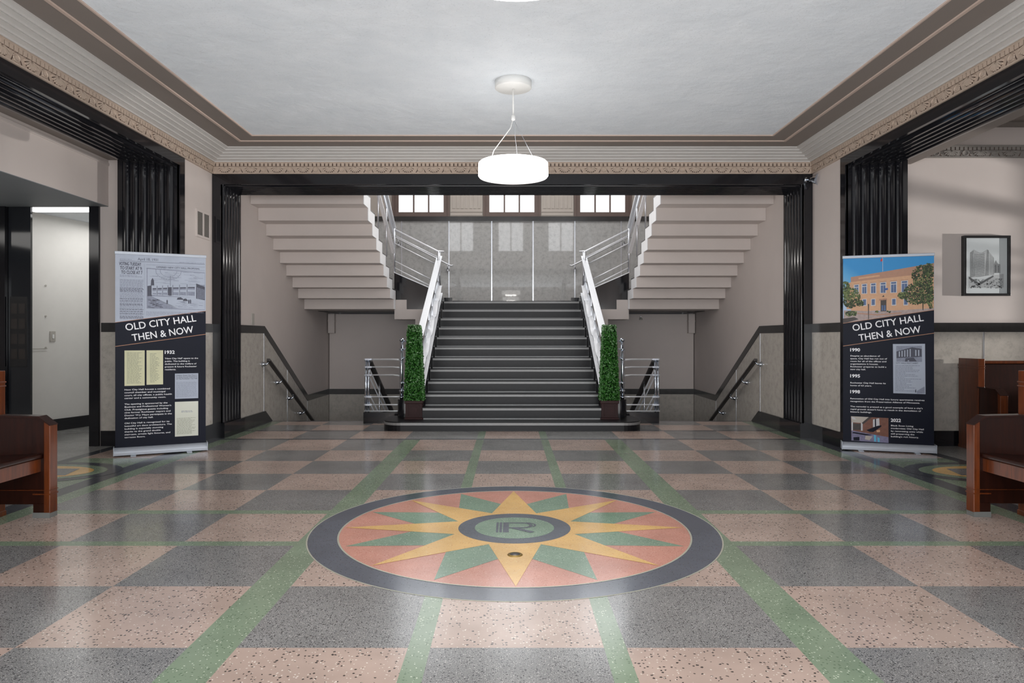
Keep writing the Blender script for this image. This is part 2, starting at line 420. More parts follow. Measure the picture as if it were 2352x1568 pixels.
band2([(-.03, .103), (.05, .103)] + [(.05 + .055 * math.sin(a), .046 + .057 * math.cos(a)) for a in [i * PI / 8 for i in range(9)]] + [(-.03, -.011)], .022)
band2([(.075, .108)] + [(.075 + .055 * math.sin(a), .052 + .056 * math.cos(a)) for a in [i * PI / 8 for i in range(7)]], .012)
band2([(-.005, -.015), (.105, -.112)], .036)
bb.build('letter_r', 't_ring', med)
ot = thing('floor_outlet', 'small round brass floor outlet set in the front gold ray of the medallion', 'floor outlet', (.0, 3.845, .003))
MB().lathe([(0, .004), (.038, .004), (.042, 0)], 0, 0, 24).build('cover_ring', 'brass', ot)
MB().lathe([(0, .0055), (.026, .0055), (.028, .004)], 0, 0, 24).build('dark_cap', 'bronze', ot)

# ------------------------------------------------------------------ CEILING and CORNICE
def sweep_rect(b, prof, mi=0):
    for (o0, z0), (o1, z1) in zip(prof[:-1], prof[1:]):
        def cs(o, z): return [(-(HW - o), YR + o, z), (HW - o, YR + o, z), (HW - o, YB - o, z), (-(HW - o), YB - o, z)]
        A = cs(o0, z0); B_ = cs(o1, z1)
        b.add(A + B_, [(i, (i + 1) % 4, 4 + (i + 1) % 4, 4 + i) for i in range(4)], mi)
b = MB(); O = .72
b.quad((-(HW - O), YR + O, ZC), (HW - O, YR + O, ZC), (HW - O, YB - O, ZC), (-(HW - O), YB - O, ZC))
b.box(-HW - .8, HW + .8, YR - .2, YB + .3, ZC + .03, ZC + .12)
struct('ceiling', b, 'ceiling')
prof = [(.02, 3.235), (.035, 3.235)]
for i in range(5):
    o = .035 + .053 * i; z = 3.235 + .0206 * i
    prof += [(o + .003, z - .010), (o + .012, z - .010), (o + .012, z + .002), (o + .053, z + .008), (o + .053, z + .0206)]
b = MB(); sweep_rect(b, prof); struct('trim_1', b, 'cornice')
b = MB(); sweep_rect(b, [(.29, 3.332), (.30, 3.340), (.51, 3.340)]); sweep_rect(b, [(.535, 3.340), (.73, 3.340), (.73, 3.36)])
struct('trim_2', b, 'soffit')
b = MB(); sweep_rect(b, [(.505, 3.341), (.509, 3.331), (.534, 3.331), (.538, 3.341)]); sweep_rect(b, [(.715, 3.341), (.718, 3.334), (.732, 3.334), (.735, 3.346)])
struct('trim_3', b, 'fillet')

def frieze(length, pitch=.307, h=.143):
    """relief strip: s along +x, z up from 0, relief toward -y"""
    b = MB()
    b.box(0, length, -.018, .02, 0, h, 0)
    b.box(0, length, -.032, -.018, h - .022, h, 0); b.box(0, length, -.028, -.018, 0, .012, 0)
    b.box(0, length, -.020, -.018, h - .056, h - .024, 1)  # painted shade behind the dentils
    n = int(length / .047)
    for i in range(n):
        x = (i + .5) * length / n
        b.box(x - .0165, x + .0165, -.030, -.018, h - .054, h - .022, 0)
    m = max(1, round(length / pitch))
    for i in range(m):
        x = (i + .5) * length / m; zc = h - .058
        for k in range(-4, 5):
            a = k * PI / 9.5
            L = .070 if abs(k) < 3 else .085
            d = (math.sin(a), -math.cos(a)); q = (d[1], -d[0])
            def pt(r, w): return (x + d[0] * r + q[0] * w, zc + d[1] * r + q[1] * w)
            L = min(L, (zc - .014) / max(.12, math.cos(a)))
            r0 = .012
            b.prism([pt(r0, -.003), pt(L * .9, -.0085), pt(L, 0), pt(L * .9, .0085), pt(r0, .003)], 'y', -.030, -.018, 0)
            a2 = (k + .5) * PI / 9.5
            if k < 4:
                d = (math.sin(a2), -math.cos(a2)); q = (d[1], -d[0]); L2 = min(.075, (zc - .014) / max(.12, math.cos(a2)))
                b.prism([pt(r0, -.003), pt(L2, -.006), pt(L2, .006), pt(r0, .003)], 'y', -.0205, -.018, 1)  # painted shade between the fan petals
        # scroll between fans
        xm = x + length / m / 2
        pts = [(xm + .034 * math.cos(t), .050 + .026 * math.sin(t)) for t in [j * PI / 6 for j in range(13)]]
        for p, q_ in zip(pts[:-1], pts[1:]):
            b.tube([(p[0], -.020, p[1]), (q_[0], -.020, q_[1])], .006, 5, 0, cap=False)
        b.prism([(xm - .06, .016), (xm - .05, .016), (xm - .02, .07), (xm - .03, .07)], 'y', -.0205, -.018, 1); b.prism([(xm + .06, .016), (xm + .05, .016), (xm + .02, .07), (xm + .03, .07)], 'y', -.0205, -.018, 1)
    return b
def R4(loc, rz): return Matrix.Translation(loc) @ Matrix.Rotation(rz, 4, 'Z')
fr = frieze(2 * HW); fr.xf(R4((-HW, YB - .0, 3.091), 0)); struct('trim_4', fr, ['frieze', 'groove_shade'])
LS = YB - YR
fr = frieze(LS); fr.xf(R4((-HW, YR, 3.091), PI / 2)); struct('trim_5', fr, ['frieze', 'groove_shade'])
fr = frieze(LS); fr.xf(R4((HW, YB, 3.091), -PI / 2)); struct('trim_6', fr, ['frieze', 'groove_shade'])

# ------------------------------------------------------------------ WALLS of the hall
JY = 7.535     # far jamb of the side openings
NY = 1.2       # near jamb
JX = 4.17      # outer edge of the side jambs
for sx, nm in ((-1, 'left'), (1, 'right')):
    b = MB()
    b.box(sx * HW, sx * (HW + .62), 7.645, 9.0, 1.33, 3.35)         # wall piece beside the stair arch
    b.box(sx * HW, sx * (HW + .62), 7.645, 9.0, 0, 1.33)
    b.box(sx * HW, sx * JX, NY, 7.645, 3.10, 3.36)
    b.box(sx * HW, sx * JX, YR, NY, 0, 3.36)
    struct('wall_' + nm, b, 'cream')
    b = MB(); b.box(sx * (HW - .012), sx * HW, 7.645, YB, 1.235, 1.335); struct('trim_%d' % (7 if sx < 0 else 8), b, 'band')
    b = MB(); b.box(sx * (HW - .008), sx * HW, 7.645, YB, .16, 1.235); struct('wall_wainscot_' + nm, b, 'marble')
    b = MB(); b.box(sx * (HW - .02), sx * HW, 7.645, YB - .02, 0, .165); struct('baseboard_' + nm, b, 'black')

def reed_profile(L, n, depth, margin):
    """outline points (s, d): s along the reveal 0..L, d outward"""
    pts = [(0, 0), (margin, 0)]
    w = (L - 2 * margin) / n
    for i in range(n):
        s0 = margin + i * w
        pts.append((s0 + .006, -.006))
        for k in range(0, 9):
            a = PI * k / 8
            pts.append((s0 + w / 2 - (w / 2 - .010) * math.cos(a), -.006 + depth * math.sin(a)))
        pts.append((s0 + w - .006, -.006))
    pts += [(L - margin, 0), (L, 0)]
    return pts
def side_frame(sx):
    b = MB()
    # faces on the hall wall
    b.box(sx * (HW - .012), sx * (HW + .02), JY, 7.645, 0, 3.09)
    b.box(sx * (HW - .012), sx * (HW + .02), NY, JY, 2.992, 3.09)
    # far jamb, reeds toward -y
    pr = reed_profile(JX - HW, 6, .032, .05)
    pts = [(sx * (HW + s), JY - d) for s, d in pr] + [(sx * JX, 7.645), (sx * HW, 7.645)]
    b.prism(pts, 'z', 0, 3.06)
    # head, reeds downward, rising a little toward the lobby
    pts = [(sx * (HW + s), 2.992 + .06 * s / (JX - HW) - d) for s, d in pr] + [(sx * JX, 3.12), (sx * HW, 3.12)]
    b.prism(pts, 'y', NY, JY + .04)
    b.box(sx * (HW - .02), sx * JX, JY - .035, 7.645, 0, .17)
    return struct('trim_%d' % (9 if sx < 0 else 10), b, 'black')
for sx in (-1, 1): side_frame(sx)

# back wall header and arch frame
b = MB(); b.box(-HW - .6, HW + .6, YB + .03, 9.0, 3.06, 3.52); struct('wall_back_header', b, 'cream')
AX = 3.42
def arch_frame():
    b = MB()
    b.box(-HW, HW, YB - .012, YB + .03, 2.97, 3.092)
    for sx in (-1, 1):
        b.box(sx * AX, sx * HW, YB - .012, 9.0, 0, 2.97)
        pr = reed_profile(.62, 6, .03, .04)
        pts = [(sx * (AX - d), YB + s) for s, d in pr] + [(sx * (AX + .05), 9.0), (sx * (AX + .05), YB)]
        b.prism(pts, 'z', .0, 2.98)
        b.box(sx * (AX - .05), sx * HW, YB - .02, 9.0, 0, .17)
    pr = reed_profile(.62, 6, .028, .05)
    b.prism([(YB + s, 2.972 - d) for s, d in pr] + [(9.0, 3.07), (YB, 3.07)], 'x', -AX, AX)
    return struct('trim_11', b, 'black')
arch_frame()

# entrance wall behind the camera
b = MB(); 
for (x0, x1, z0, z1) in ((-9.2, -2.2, 0, 3.6), (2.2, 9.2, 0, 3.6), (-2.2, 2.2, 2.75, 3.6)): b.box(x0, x1, YR - .2, YR, z0, z1)
struct('wall_entrance', b, 'cream')
b = MB()
for i in range(5): x = -2.2 + i * 1.1; b.box(x - .05, x + .05, YR - .12, YR - .04, 0, 2.75)
b.box(-2.2, 2.2, YR - .12, YR - .04, 2.1, 2.2); b.box(-2.2, 2.2, YR - .12, YR - .04, 0, .2); b.box(-2.2, 2.2, YR - .12, YR - .04, 2.68, 2.75)
dr = struct('door_1', b, 'win_frame')
b = MB(); b.quad((-2.2, YR - .08, 0), (2.2, YR - .08, 0), (2.2, YR - .08, 2.75), (-2.2, YR - .08, 2.75)); b.build('door_glass', 'pane', dr)

# ------------------------------------------------------------------ SIDE LOBBIES
EY = 7.75
# left end wall with doorway
b = MB()
b.box(-4.475, -JX, EY, EY + .15, 0, 3.6); b.box(-9.2, -4.475, EY, EY + .15, 2.66, 3.6); b.box(-9.2, -5.56, EY, EY + .15, 0, 2.66)
b.box(-9.3, -9.2, YR, EY, 0, 3.6)
struct('wall_lobby_left', b, 'cream')
b = MB(); b.box(-4.46, -JX, EY - .012, EY, 1.235, 1.335); struct('trim_12', b, 'band')
b = MB(); b.box(-4.46, -JX, EY - .008, EY, .16, 1.235); struct('wall_lobby_wainscot_left', b, 'marble')
b = MB(); b.box(-4.46, -JX, EY - .02, EY, 0, .165); struct('baseboard_lobby_left', b, 'black')
b = MB()
b.box(-9.2, -4.385, YR, EY, 2.60, 3.5); b.box(-4.385, -4.375, YR, EY, 3.035, 3.065)
struct('ceiling_lobby_left', b, 'cream')
b = MB(); b.box(-9.2, -4.386, YR, EY, 2.594, 2.60); struct('ceiling_lobby_soffit_left', b, 'grey_soffit')
b = MB(); b.box(-4.40, -JX, YR, EY, 3.10, 3.3); struct('ceiling_lobby_strip_left', b, 'soffit')
dl = MB(); dl.box(-4.58, -4.475, EY - .03, EY + .17, 0, 2.66); dl.box(-5.60, -5.49, EY - .03, EY + .17, 0, 2.66); dl.box(-5.49, -4.58, EY - .02, EY + .17, 2.635, 2.66)
door = struct('door_2', dl, 'black')
b = MB(); b.box(-5.485, -5.245, EY + .02, EY + .05, 0.02, 2.63); b.build('side_panel', 'dark_glass', door)
b = MB(); b.box(-5.465, -5.28, EY + .012, EY + .02, .86, 1.62)
b.build('reflected_notice_frame', 'frame_black', door)  # reflection of a notice board, modelled as a thin piece on the glass
b = MB()
for r in range(4):
    for c in range(2): b.box(-5.45 + c * .085, -5.385 + c * .085, EY + .0095, EY + .012, .94 + r * .165, 1.05 + r * .165)
b.build('reflected_notice_sheet', 'bronze', door)  # dim squares of the same reflection, also modelled as geometry
# corridor beyond
b = MB()
b.prism([(-6.02, 7.93), (-5.52, 9.9), (-5.62, 9.9), (-6.12, 7.93)], 'z', 0, 2.72)
struct('wall_corridor', b, 'white_wall')
b = MB(); b.prism([(-6.005, 7.93), (-5.505, 9.9), (-5.525, 9.9), (-6.025, 7.93)], 'z', 0, .15); struct('baseboard_corridor', b, 'black')
b = MB(); b.box(-5.75, -4.2, 11.6, 11.7, 0, 2.8); b.box(-4.45, -4.35, 7.92, 11.6, 0, 2.8); struct('wall_corridor_end', b, 'white_wall')
b = MB(); b.box(-6.6, -4.2, 7.9, 11.7, 2.70, 2.78); struct('ceiling_corridor', b, 'ceiling')
cl = thing('corridor_light', 'white ceiling light panel just inside the corridor doorway', 'ceiling light', (-5.15, 8.35, 2.70))
b = MB(); b.box(-.55, .45, -.17, .17, -.03, 0); b.build('housing', 'white', cl)
b = MB(); b.box(-.53, .43, -.15, .15, -.034, -.03); b.build('diffuser', 'ceil_light', cl)
def on_corridor(t):   # point on the slanted white wall, t in 0..1
    return (-6.02 + .5 * t, 7.93 + 1.97 * t)
sw = thing('light_switch', 'small grey light switch plate on the white corridor wall', 'light switch', (*on_corridor(.515), 1.19), math.atan2(1.97, .5))
b = MB(); b.box(-.04, .04, -.012, 0, -.065, .065); b.build('plate', 'switch', sw, bevel=.003)
b = MB(); b.box(-.012, .012, -.020, -.012, -.025, .025); b.build('rocker', 'white', sw)

ap = thing('access_panel', 'white access panel with three screws on the corridor wall beside the switch', 'access panel', (*on_corridor(.42), 1.43), math.atan2(1.97, .5))
b = MB(); b.box(-.26, .12, -.004, 0, -.42, .46); b.build('panel', 'white_wall', ap)
for z in (.39, .01, -.38):
    b = MB(); b.tube([(.095, -.004, z), (.095, -.012, z)], .012, 10); b.build('screw', 'switch', ap)
b = MB(); b.box(-.24, .12, -.006, -.004, -.395, -.388); b.build('seam', 'switch', ap)

# right lobby
b = MB()
b.box(JX, 9.2, EY, EY + .15, 0, 3.62)
b.box(9.0, 9.2, YR, 4.6, 0, 3.62); b.box(9.0, 9.2, 7.2, EY, 0, 3.62); b.box(9.0, 9.2, 4.6, 7.2, 0, .6); b.box(9.0, 9.2, 4.6, 7.2, 2.55, 3.62)
struct('wall_lobby_right', b, 'cream')
b = MB()
for z in (.62, 1.0, 1.38, 1.86, 2.08, 2.53): b.box(9.05, 9.12, 4.6, 7.2, z - .025, z + .025)
for z in (1.56, 1.625, 1.69): b.box(9.07, 9.09, 4.6, 7.2, z - .006, z + .006)
for y in (4.62, 5.5, 6.7, 7.18): b.box(9.05, 9.12, y - .03, y + .03, .6, 2.55)
struct('window_4', b, 'win_frame')
b = MB(); b.box(JX + .1, 9.0, YR, EY, 3.58, 3.7); struct('ceiling_lobby_right', b, 'cream')
b = MB(); b.box(JX, JX + .15, YR, EY, 3.055, 3.7); struct('trim_13', b, 'soffit')
b = MB(); b.box(JX + .12, 9.0, EY - .05, EY, 3.455, 3.5); b.box(JX + .12, 9.0, EY - .12, EY, 3.50, 3.58); struct('trim_14', b, 'soffit')
fr = frieze(4.75, .31, .135); fr.xf(R4((JX + .1, EY, 3.122), 0)); struct('trim_15', fr, ['frieze_grey', 'groove_shade'])
b = MB(); b.box(JX, 9.0, EY - .012, EY, 1.235, 1.335); struct('trim_16', b, 'band')
b = MB()
for (x0, x1) in ((JX, 5.105), (5.113, 6.9), (6.908, 9.0)): b.box(x0, x1, EY - .008, EY, .16, 1.235)
struct('wall_lobby_wainscot_right', b, 'marble')
b = MB(); b.box(5.103, 5.115, EY - .012, EY, .16, 1.235); b.box(6.898, 6.91, EY - .012, EY, .16, 1.235); struct('trim_17', b, 'steel')
b = MB(); b.box(JX, 9.0, EY - .02, EY, 0, .165); struct('baseboard_lobby_right', b, 'black')

# ------------------------------------------------------------------ STAIR HALL shell
BY = 14.3; LZ = 1.803
b = MB()
for sx in (-1, 1): b.box(sx * (AX + .02), sx * (AX + .2), 9.0, BY, -1.2, 6.5)
struct('wall_stairhall_sides', b, 'cream')
b = MB(); b.box(-AX, AX, 13.42, 13.55, -1.2, 1.62); struct('wall_lower_back', b, 'cream')
b = MB(); b.box(-AX, AX, 13.40, 13.42, .115, .215)
for sx in (-1, 1):
    # level band, slope down, level band below
    x0, x1 = sx * (AX + .0), sx * (AX + .021)
    b.prism([(9.0, 1.235), (9.86, 1.235), (11.98, .115), (13.42, .115), (13.42, .215), (12.0, .215), (9.88, 1.335), (9.0, 1.335)], 'x', x0, x1)
struct('trim_18', b, 'band')
b = MB(); b.box(-AX, AX, 13.408, 13.42, -1.1, .115)
for sx in (-1, 1):
    x0, x1 = sx * (AX + .006), sx * (AX + .021)
    b.prism([(9.0, .16), (9.86, .16), (9.86, 1.235), (9.0, 1.235)], 'x', x0, x1)
    b.prism([(9.868, .16), (10.3, -.2), (10.9, -.6), (10.9, .686), (9.868, 1.231)], 'x', x0, x1)
    b.prism([(10.908, -.6), (11.97, -1.1), (11.97, .12), (10.908, .682)], 'x', x0, x1)
    b.prism([(11.978, -1.1), (13.4, -1.1), (13.4, .115), (11.978, .115)], 'x', x0, x1)
struct('wall_stair_wainscot', b, 'marble')
b = MB()
for sx in (-1, 1): b.box(sx * (AX + .005), sx * (AX + .02), 12.64, BY, LZ, 3.51)
struct('wall_landing_sides', b, 'marble_back')
b = MB()
for sx in (-1, 1):
    for (y, z0, z1) in ((9.864, .16, 1.235), (10.904, -.6, .684), (11.974, -1.1, .118)): b.box(sx * (AX + .003), sx * (AX + .02), y - .008, y + .008, z0, z1)
struct('trim_19', b, 'steel')
b = MB()
for sx in (-1, 1):
    b.prism([(9.0, 0), (10.08, 0), (12.2, -1.1), (12.35, -1.1), (12.35, -.97), (12.2, -.95), (10.14, .0), (9.86, .163), (9.0, .163)], 'x', sx * (AX - .02), sx * (AX + .02))
struct('baseboard_stairs', b, 'band')
# lower flights and lower landing
b = MB(); b.box(-AX, AX, 12.1, 13.42, -1.2, -1.095); struct('floor_lower_landing', b, 't_corr')
for sx in (-1, 1):
    t = thing('lower_stair_flight', 'dark stairs going down on the %s side of the main staircase' % ('left' if sx < 0 else 'right'), 'stairs', (sx * 2.72, 10.1, 0))
    for k in range(7):
        bb = MB(); bb.box(-.70, .70, k * .3, k * .3 + .31, -.157 * (k + 1) - .16, -.157 * (k + 1)); bb.build('step', 'black_stair', t)
b = MB()
for sx in (-1, 1): b.prism([(9.8, .0), (12.1, -1.1), (12.1, -1.2), (9.8, -1.2)], 'x', sx * 1.94, sx * 2.015)
struct('wall_lower_stair_inner', b, 'marble')

# landing back wall, black band, piers, windows
b = MB(); b.box(-AX, AX, BY, BY + .1, 1.4, 3.51); b.box(-AX, AX, BY + .14, BY + .2, 3.5, 3.62)
struct('wall_back', b, 'marble_back')
b = MB()
for x in (-2.2, -1.25, -.395, .435, 1.27, 2.2): b.box(x - .011, x + .011, BY - .006, BY, LZ, 3.51)
struct('trim_20', b, 'steel')
b = MB(); b.box(-AX, AX, BY - .03, BY + .1, 3.507, 3.60); struct('trim_21', b, 'band')
b = MB(); b.box(-AX, AX, BY - .02, BY, LZ, LZ + .11); struct('baseboard_landing', b, 'black')
WX = (-1.81, .01, 1.83)
b = MB()
edges = [-AX, -1.81 - .56, -1.81 + .56, .01 - .56, .01 + .56, 1.83 - .56, 1.83 + .56, AX]
for i in (0, 2, 4, 6): b.box(edges[i], edges[i + 1], BY + .02, BY + .15, 3.60, 6.4)
b.box(-AX, AX, BY + .02, BY + .15, 5.3, 6.4)
for i in (2, 4):
    xc = (edges[i] + edges[i + 1]) / 2
    b.box(xc - .32, xc + .32, BY - .01, BY + .02, 3.60, 5.2)
    for k in range(7): b.box(xc - .28 + k * .085, xc - .28 + k * .085 + .05, BY - .02, BY - .01, 3.76, 5.2)
    b.box(xc - .32, xc + .32, BY - .022, BY, 3.62, 3.66); b.box(xc - .32, xc + .32, BY - .022, BY, 3.69, 3.72)
struct('wall_window_piers', b, 'panel')
for i, xc in enumerate(WX):
    b = MB()
    for s in (-1, 1):
        b.box(xc + s * .45, xc + s * .56, BY, BY + .08, 3.60, 5.3); b.box(xc + s * .53, xc + s * .575, BY - .02, BY + .02, 3.60, 5.3)
    b.box(xc - .45, xc + .45, BY, BY + .08, 3.60, 3.69); b.box(xc - .45, xc + .45, BY, BY + .08, 5.2, 5.3)
    for x in (-.15, .15): b.box(xc + x - .016, xc + x + .016, BY + .02, BY + .06, 3.69, 5.2)
    b.box(xc - .45, xc + .45, BY + .02, BY + .06, 4.42, 4.46)
    w = struct('window_%d' % (i + 1), b, 'win_frame')
    bb = MB(); bb.quad((xc - .46, BY + .045, 3.66), (xc + .46, BY + .045, 3.66), (xc + .46, BY + .045, 5.22), (xc - .46, BY + .045, 5.22)); bb.build('pane', 'pane', w)
b = MB(); b.box(-AX - .2, AX + .2, 3.6, BY + .2, 6.5, 6.6); struct('ceiling_stairhall', b, 'ceiling')
# upper hall (its windows show only as reflections in the landing marble)
b = MB(); b.box(-3.7, 3.7, 3.8, 3.95, 3.6, 6.5); 
for sx in (-1, 1): b.box(sx * 3.6, sx * 3.75, 3.9, 9.0, 3.6, 6.5)
struct('wall_upper_hall', b, 'cream')
b = MB(); b.box(-3.6, 3.6, 3.95, 8.98, 3.525, 3.56); struct('floor_upper_hall', b, 't_grey')
b = MB()
for xc in (-1.72, 0, 1.72):
    for s in (-1, 1): b.box(xc + s * .42, xc + s * .5, 3.95, 4.02, 3.75, 5.2)
    b.box(xc - .5, xc + .5, 3.95, 4.02, 5.15, 5.25); b.box(xc - .5, xc + .5, 3.95, 4.02, 3.7, 3.78); b.box(xc - .02, xc + .02, 3.95, 4.0, 3.75, 5.2)
w5 = struct('window_5', b, 'win_frame')
b = MB()
for xc in (-1.72, 0, 1.72): b.quad((xc - .45, 3.96, 3.75), (xc + .45, 3.96, 3.75), (xc + .45, 3.96, 5.2), (xc - .45, 3.96, 5.2))
M['pane_up'] = emis('upper_hall_daylight_pane', (0.95, 0.97, 1.0), 5.0)
b.build('pane', 'pane_up', w5)

# ------------------------------------------------------------------ MAIN STAIRCASE
SW = 1.17
st = thing('grand_staircase', 'wide central black staircase with pale metal nosing strips', 'staircase', (0, 8.97, 0))
def sy(n): return .30 * (n - 1)
def sz(n): return .115 if n == 1 else .113 + (n - 1) * .1536
def round_rect(x0, x1, y0, y1, r, n=8):
    pts = []
    for (cx, cy, a0) in ((x1 - r, y1 - r, 0), (x0 + r, y1 - r, PI / 2), (x0 + r, y0 + r, PI), (x1 - r, y0 + r, 3 * PI / 2)):
        for k in range(n + 1):
            a = a0 + PI / 2 * k / n; pts.append((cx + r * math.cos(a), cy + r * math.sin(a)))
    return pts
b = MB(); b.prism(round_rect(-1.645, 1.645, 0, .82, .24), 'z', 0, .115); s1 = b.build('step', 'black_stair', st)
b = MB(); b.prism(round_rect(-1.651, 1.651, -.006, .826, .246), 'z', .072, .103); b.build('nosing_strip', 'nosing', s1)
for n in range(2, 13):
    y0 = sy(n); y1 = sy(n) + .34
    b = MB(); b.box(-SW, SW, y0, y1, sz(n - 1) - .02, sz(n)); s = b.build('step', 'black_stair', st)
    b = MB(); b.box(-SW + .01, SW - .01, y0 - .006, y0 + .012, sz(n) - .036, sz(n) - .008); b.build('nosing_strip', 'nosing', s)
    b = MB(); b.box(-SW + .01, SW - .01, y0 - .008, y0, sz(n - 1), sz(n - 1) + .015); b.build('cove_strip', 'dull_nosing', s)
b = MB(); b.box(-AX, AX, 12.625, BY - .02, LZ - .16, LZ - .002); struct('floor_landing', b, 'black_stair')
for sx in (-1, 1):
    # side stringer under the railing, its foot a rounded black block
    b = MB()
    b.prism([(sy(2) + .25, .0), (12.4 - 8.97, .0), (12.4 - 8.97, LZ + .10), (12.2 - 8.97, LZ + .10), (sy(3) - .02, .40), (sy(2) + .25, .34)], 'x', sx * (SW + .005), sx * (SW + .13))
    b.build('stringer', 'black', st)
    b = MB(); b.prism(round_rect(*sorted((sx * 1.16, sx * 1.535)), .52, .80, .10), 'z', .10, .352); b.build('newel_block', 'black', st, bevel=.006)
    b = MB(); b.box(sx * 1.02, sx * 1.17, 12.27 - 8.97, 12.33 - 8.97, LZ, LZ + .06); b.build('kerb', 'black', st)

# railings of the main flight ------------------------------------------------
def rail_z(Y): return 1.165 + .513 * (Y - 9.49)
for sx in (-1, 1):
    t = thing('stair_railing', 'bright flat-bar aluminium railing climbing the %s side of the main staircase' % ('left' if sx < 0 else 'right'), 'railing', (sx * 1.235, 9.6, .35))
    def L(x, Y, z): return (x - sx * 1.235, Y - 9.6, z - .35)
    def line(off, n=2, y0=9.55, y1=12.22): return [L(sx * 1.235, y0 + (y1 - y0) * i / (n - 1), rail_z(y0 + (y1 - y0) * i / (n - 1)) + off) for i in range(n)]
    b = MB(); b.plate(line(0), .095, .022); b.build('top_rail', 'rail', t, bevel=.004)
    b = MB(); b.plate(line(-.085), .022, .13); b.build('rail_web', 'steel', t)
    b = MB()
    pts = []
    for i in range(61):
        Y = 9.6 + 2.5 * i / 60; pts.append(L(sx * 1.215, Y, rail_z(Y) - .44 + .035 * math.sin(2 * PI * (Y - 9.6) / .55)))
    b.plate(pts, .085, .014); b.build('wave_band', 'rail', t)
    b = MB(); b.plate(line(-.54), .028, .04); b.build('lower_rail', 'steel', t)
    b = MB(); b.plate(line(-.33), .02, .02); b.build('middle_rail', 'steel', t)
    b = MB(); b.plate([L(sx * 1.205, 9.6, .47), L(sx * 1.205, 12.2, LZ + .13)], .05, .016); b.build('foot_rail', 'rail', t)
    for k in range(6):
        Y = 9.75 + .45 * k
        b = MB(); b.box(-.012, .012, Y - 9.6 - .012, Y - 9.6 + .012, rail_z(Y) - .86 - .35 + .05, rail_z(Y) - .02 - .35); b.build('baluster', 'steel', t)
    # foot newel: chrome post with curved arms to the rail
    b = MB(); px = sx * 1.488; b.tube([L(px, 9.62, .352), L(px, 9.62, 1.155)], .024, 14); p = b.build('newel_post', 'chrome', t)
    b = MB(); b.lathe([(0, 1.165 - .35), (.03, 1.165 - .35), (.034, 1.14 - .35), (.026, 1.13 - .35)], px - sx * 1.235, .02, 16)
    b.build('post_cap', 'chrome', p)
    for z in (1.02, .885, .565, .46, .372):
        b = MB(); b.lathe([(.026, z - .012 - .35), (.035, z - .008 - .35), (.035, z + .008 - .35), (.026, z + .012 - .35)], px - sx * 1.235, .02, 16); b.build('collar', 'chrome', p)
    for z in (1.128, 1.02, .905, .565, .46):
        b = MB(); path = [L(px, 9.62, z), L(sx * 1.40, 9.60, z)] + [L(sx * (1.40 - .165 * math.sin(a)), 9.60 + .16 * (1 - math.cos(a)), z + .04 * (1 - math.cos(a))) for a in (PI / 8, PI / 4, 3 * PI / 8, PI / 2)]
        b.tube(path, .009 if z < 1.1 else .012, 8); b.build('rail_arm', 'chrome', t)
    b = MB(); b.tube([L(sx * 1.235, 12.22, LZ + .1), L(sx * 1.235, 12.22, 2.64)], .02, 12); b.build('top_post', 'steel', t)

# guard rails beside the lower flights ---------------------------------------
for sx in (-1, 1):
    side = 'left' if sx < 0 else 'right'
    k = MB(); k.box(-.32, .30, -.06, .06, 0, .15); 
    ko = k.build('stair_kerb', 'black'); ko.location = (sx * 1.72, 9.86, 0)
    tag(ko, 'low black kerb block under the short chrome guard rail on the %s' % side, 'kerb')
    t = thing('guard_rail', 'chrome guard rail with level bars beside the stairs down on the %s' % side, 'railing', (sx * 1.98, 9.86, .15))
    for dx in (0, sx * .038):
        b = MB(); b.tube([(dx, 0, 0), (dx, 0, .73)], .017, 12); b.build('post', 'chrome', t)
    b = MB()
    for z in (.725, .62, .51, .21, .10): b.box(-.045, .045, -.022, .022, z - .012, z + .012)
    b.build('post_clamp', 'chrome', t)
    for z in (.725, .62, .51, .21, .10, .012):
        b = MB(); b.tube([(sx * .06, -.01, z), (-sx * .34, -.01, z), (-sx * .45, -.19 if z > .25 else -.03, z)], .009 if z < .7 else .011, 8); b.build('bar', 'rail', t)
    # sloping run down the inner side of the lower flight
    r = thing('sloping_stair_rail', 'sloping rail with dark flat handrail running down behind the %s guard rail' % side, 'railing', (sx * 1.985, 9.95, .15))
    b = MB(); b.plate([(0, 0, .70), (0, 2.1, -.30)], .07, .03); b.build('handrail', 'bronze', r)
    for off in (-.12, -.23, -.47, -.58):
        b = MB(); b.tube([(0, 0, .70 + off), (0, 2.1, -.30 + off)], .009, 8); b.build('bar', 'rail', r)
    for y in (.75, 1.9):
        z = .70 - y * .476; b = MB(); b.tube([(0, y, z - .74), (0, y, z)], .014, 10); b.build('post', 'steel', r)

# wall handrails ---------------------------------------------------------------
for sx in (-1, 1):
    side = 'left' if sx < 0 else 'right'
    t = thing('wall_handrail', 'dark sloping handrail on chrome brackets along the %s wall of the stairs down' % side, 'handrail', (sx * AX, 9.77, .87))
    b = MB(); b.plate([(-sx * .085, 0, 0), (-sx * .085, 2.4, -1.18)], .05, .04); b.build('rail', 'bronze', t, bevel=.006)
    for y in (.02, .60, 1.16, 1.75):
        z = -.4917 * y
        b = MB(); b.tube([(0, y, z - .05), (-sx * .05, y, z - .055), (-sx * .085, y, z - .02)], .011, 10)
        b.tube([(sx * .018, y - .0, z - .05), (-sx * .05, y, z - .05)], .045, 12, r2=.012); b.build('bracket', 'chrome', t)

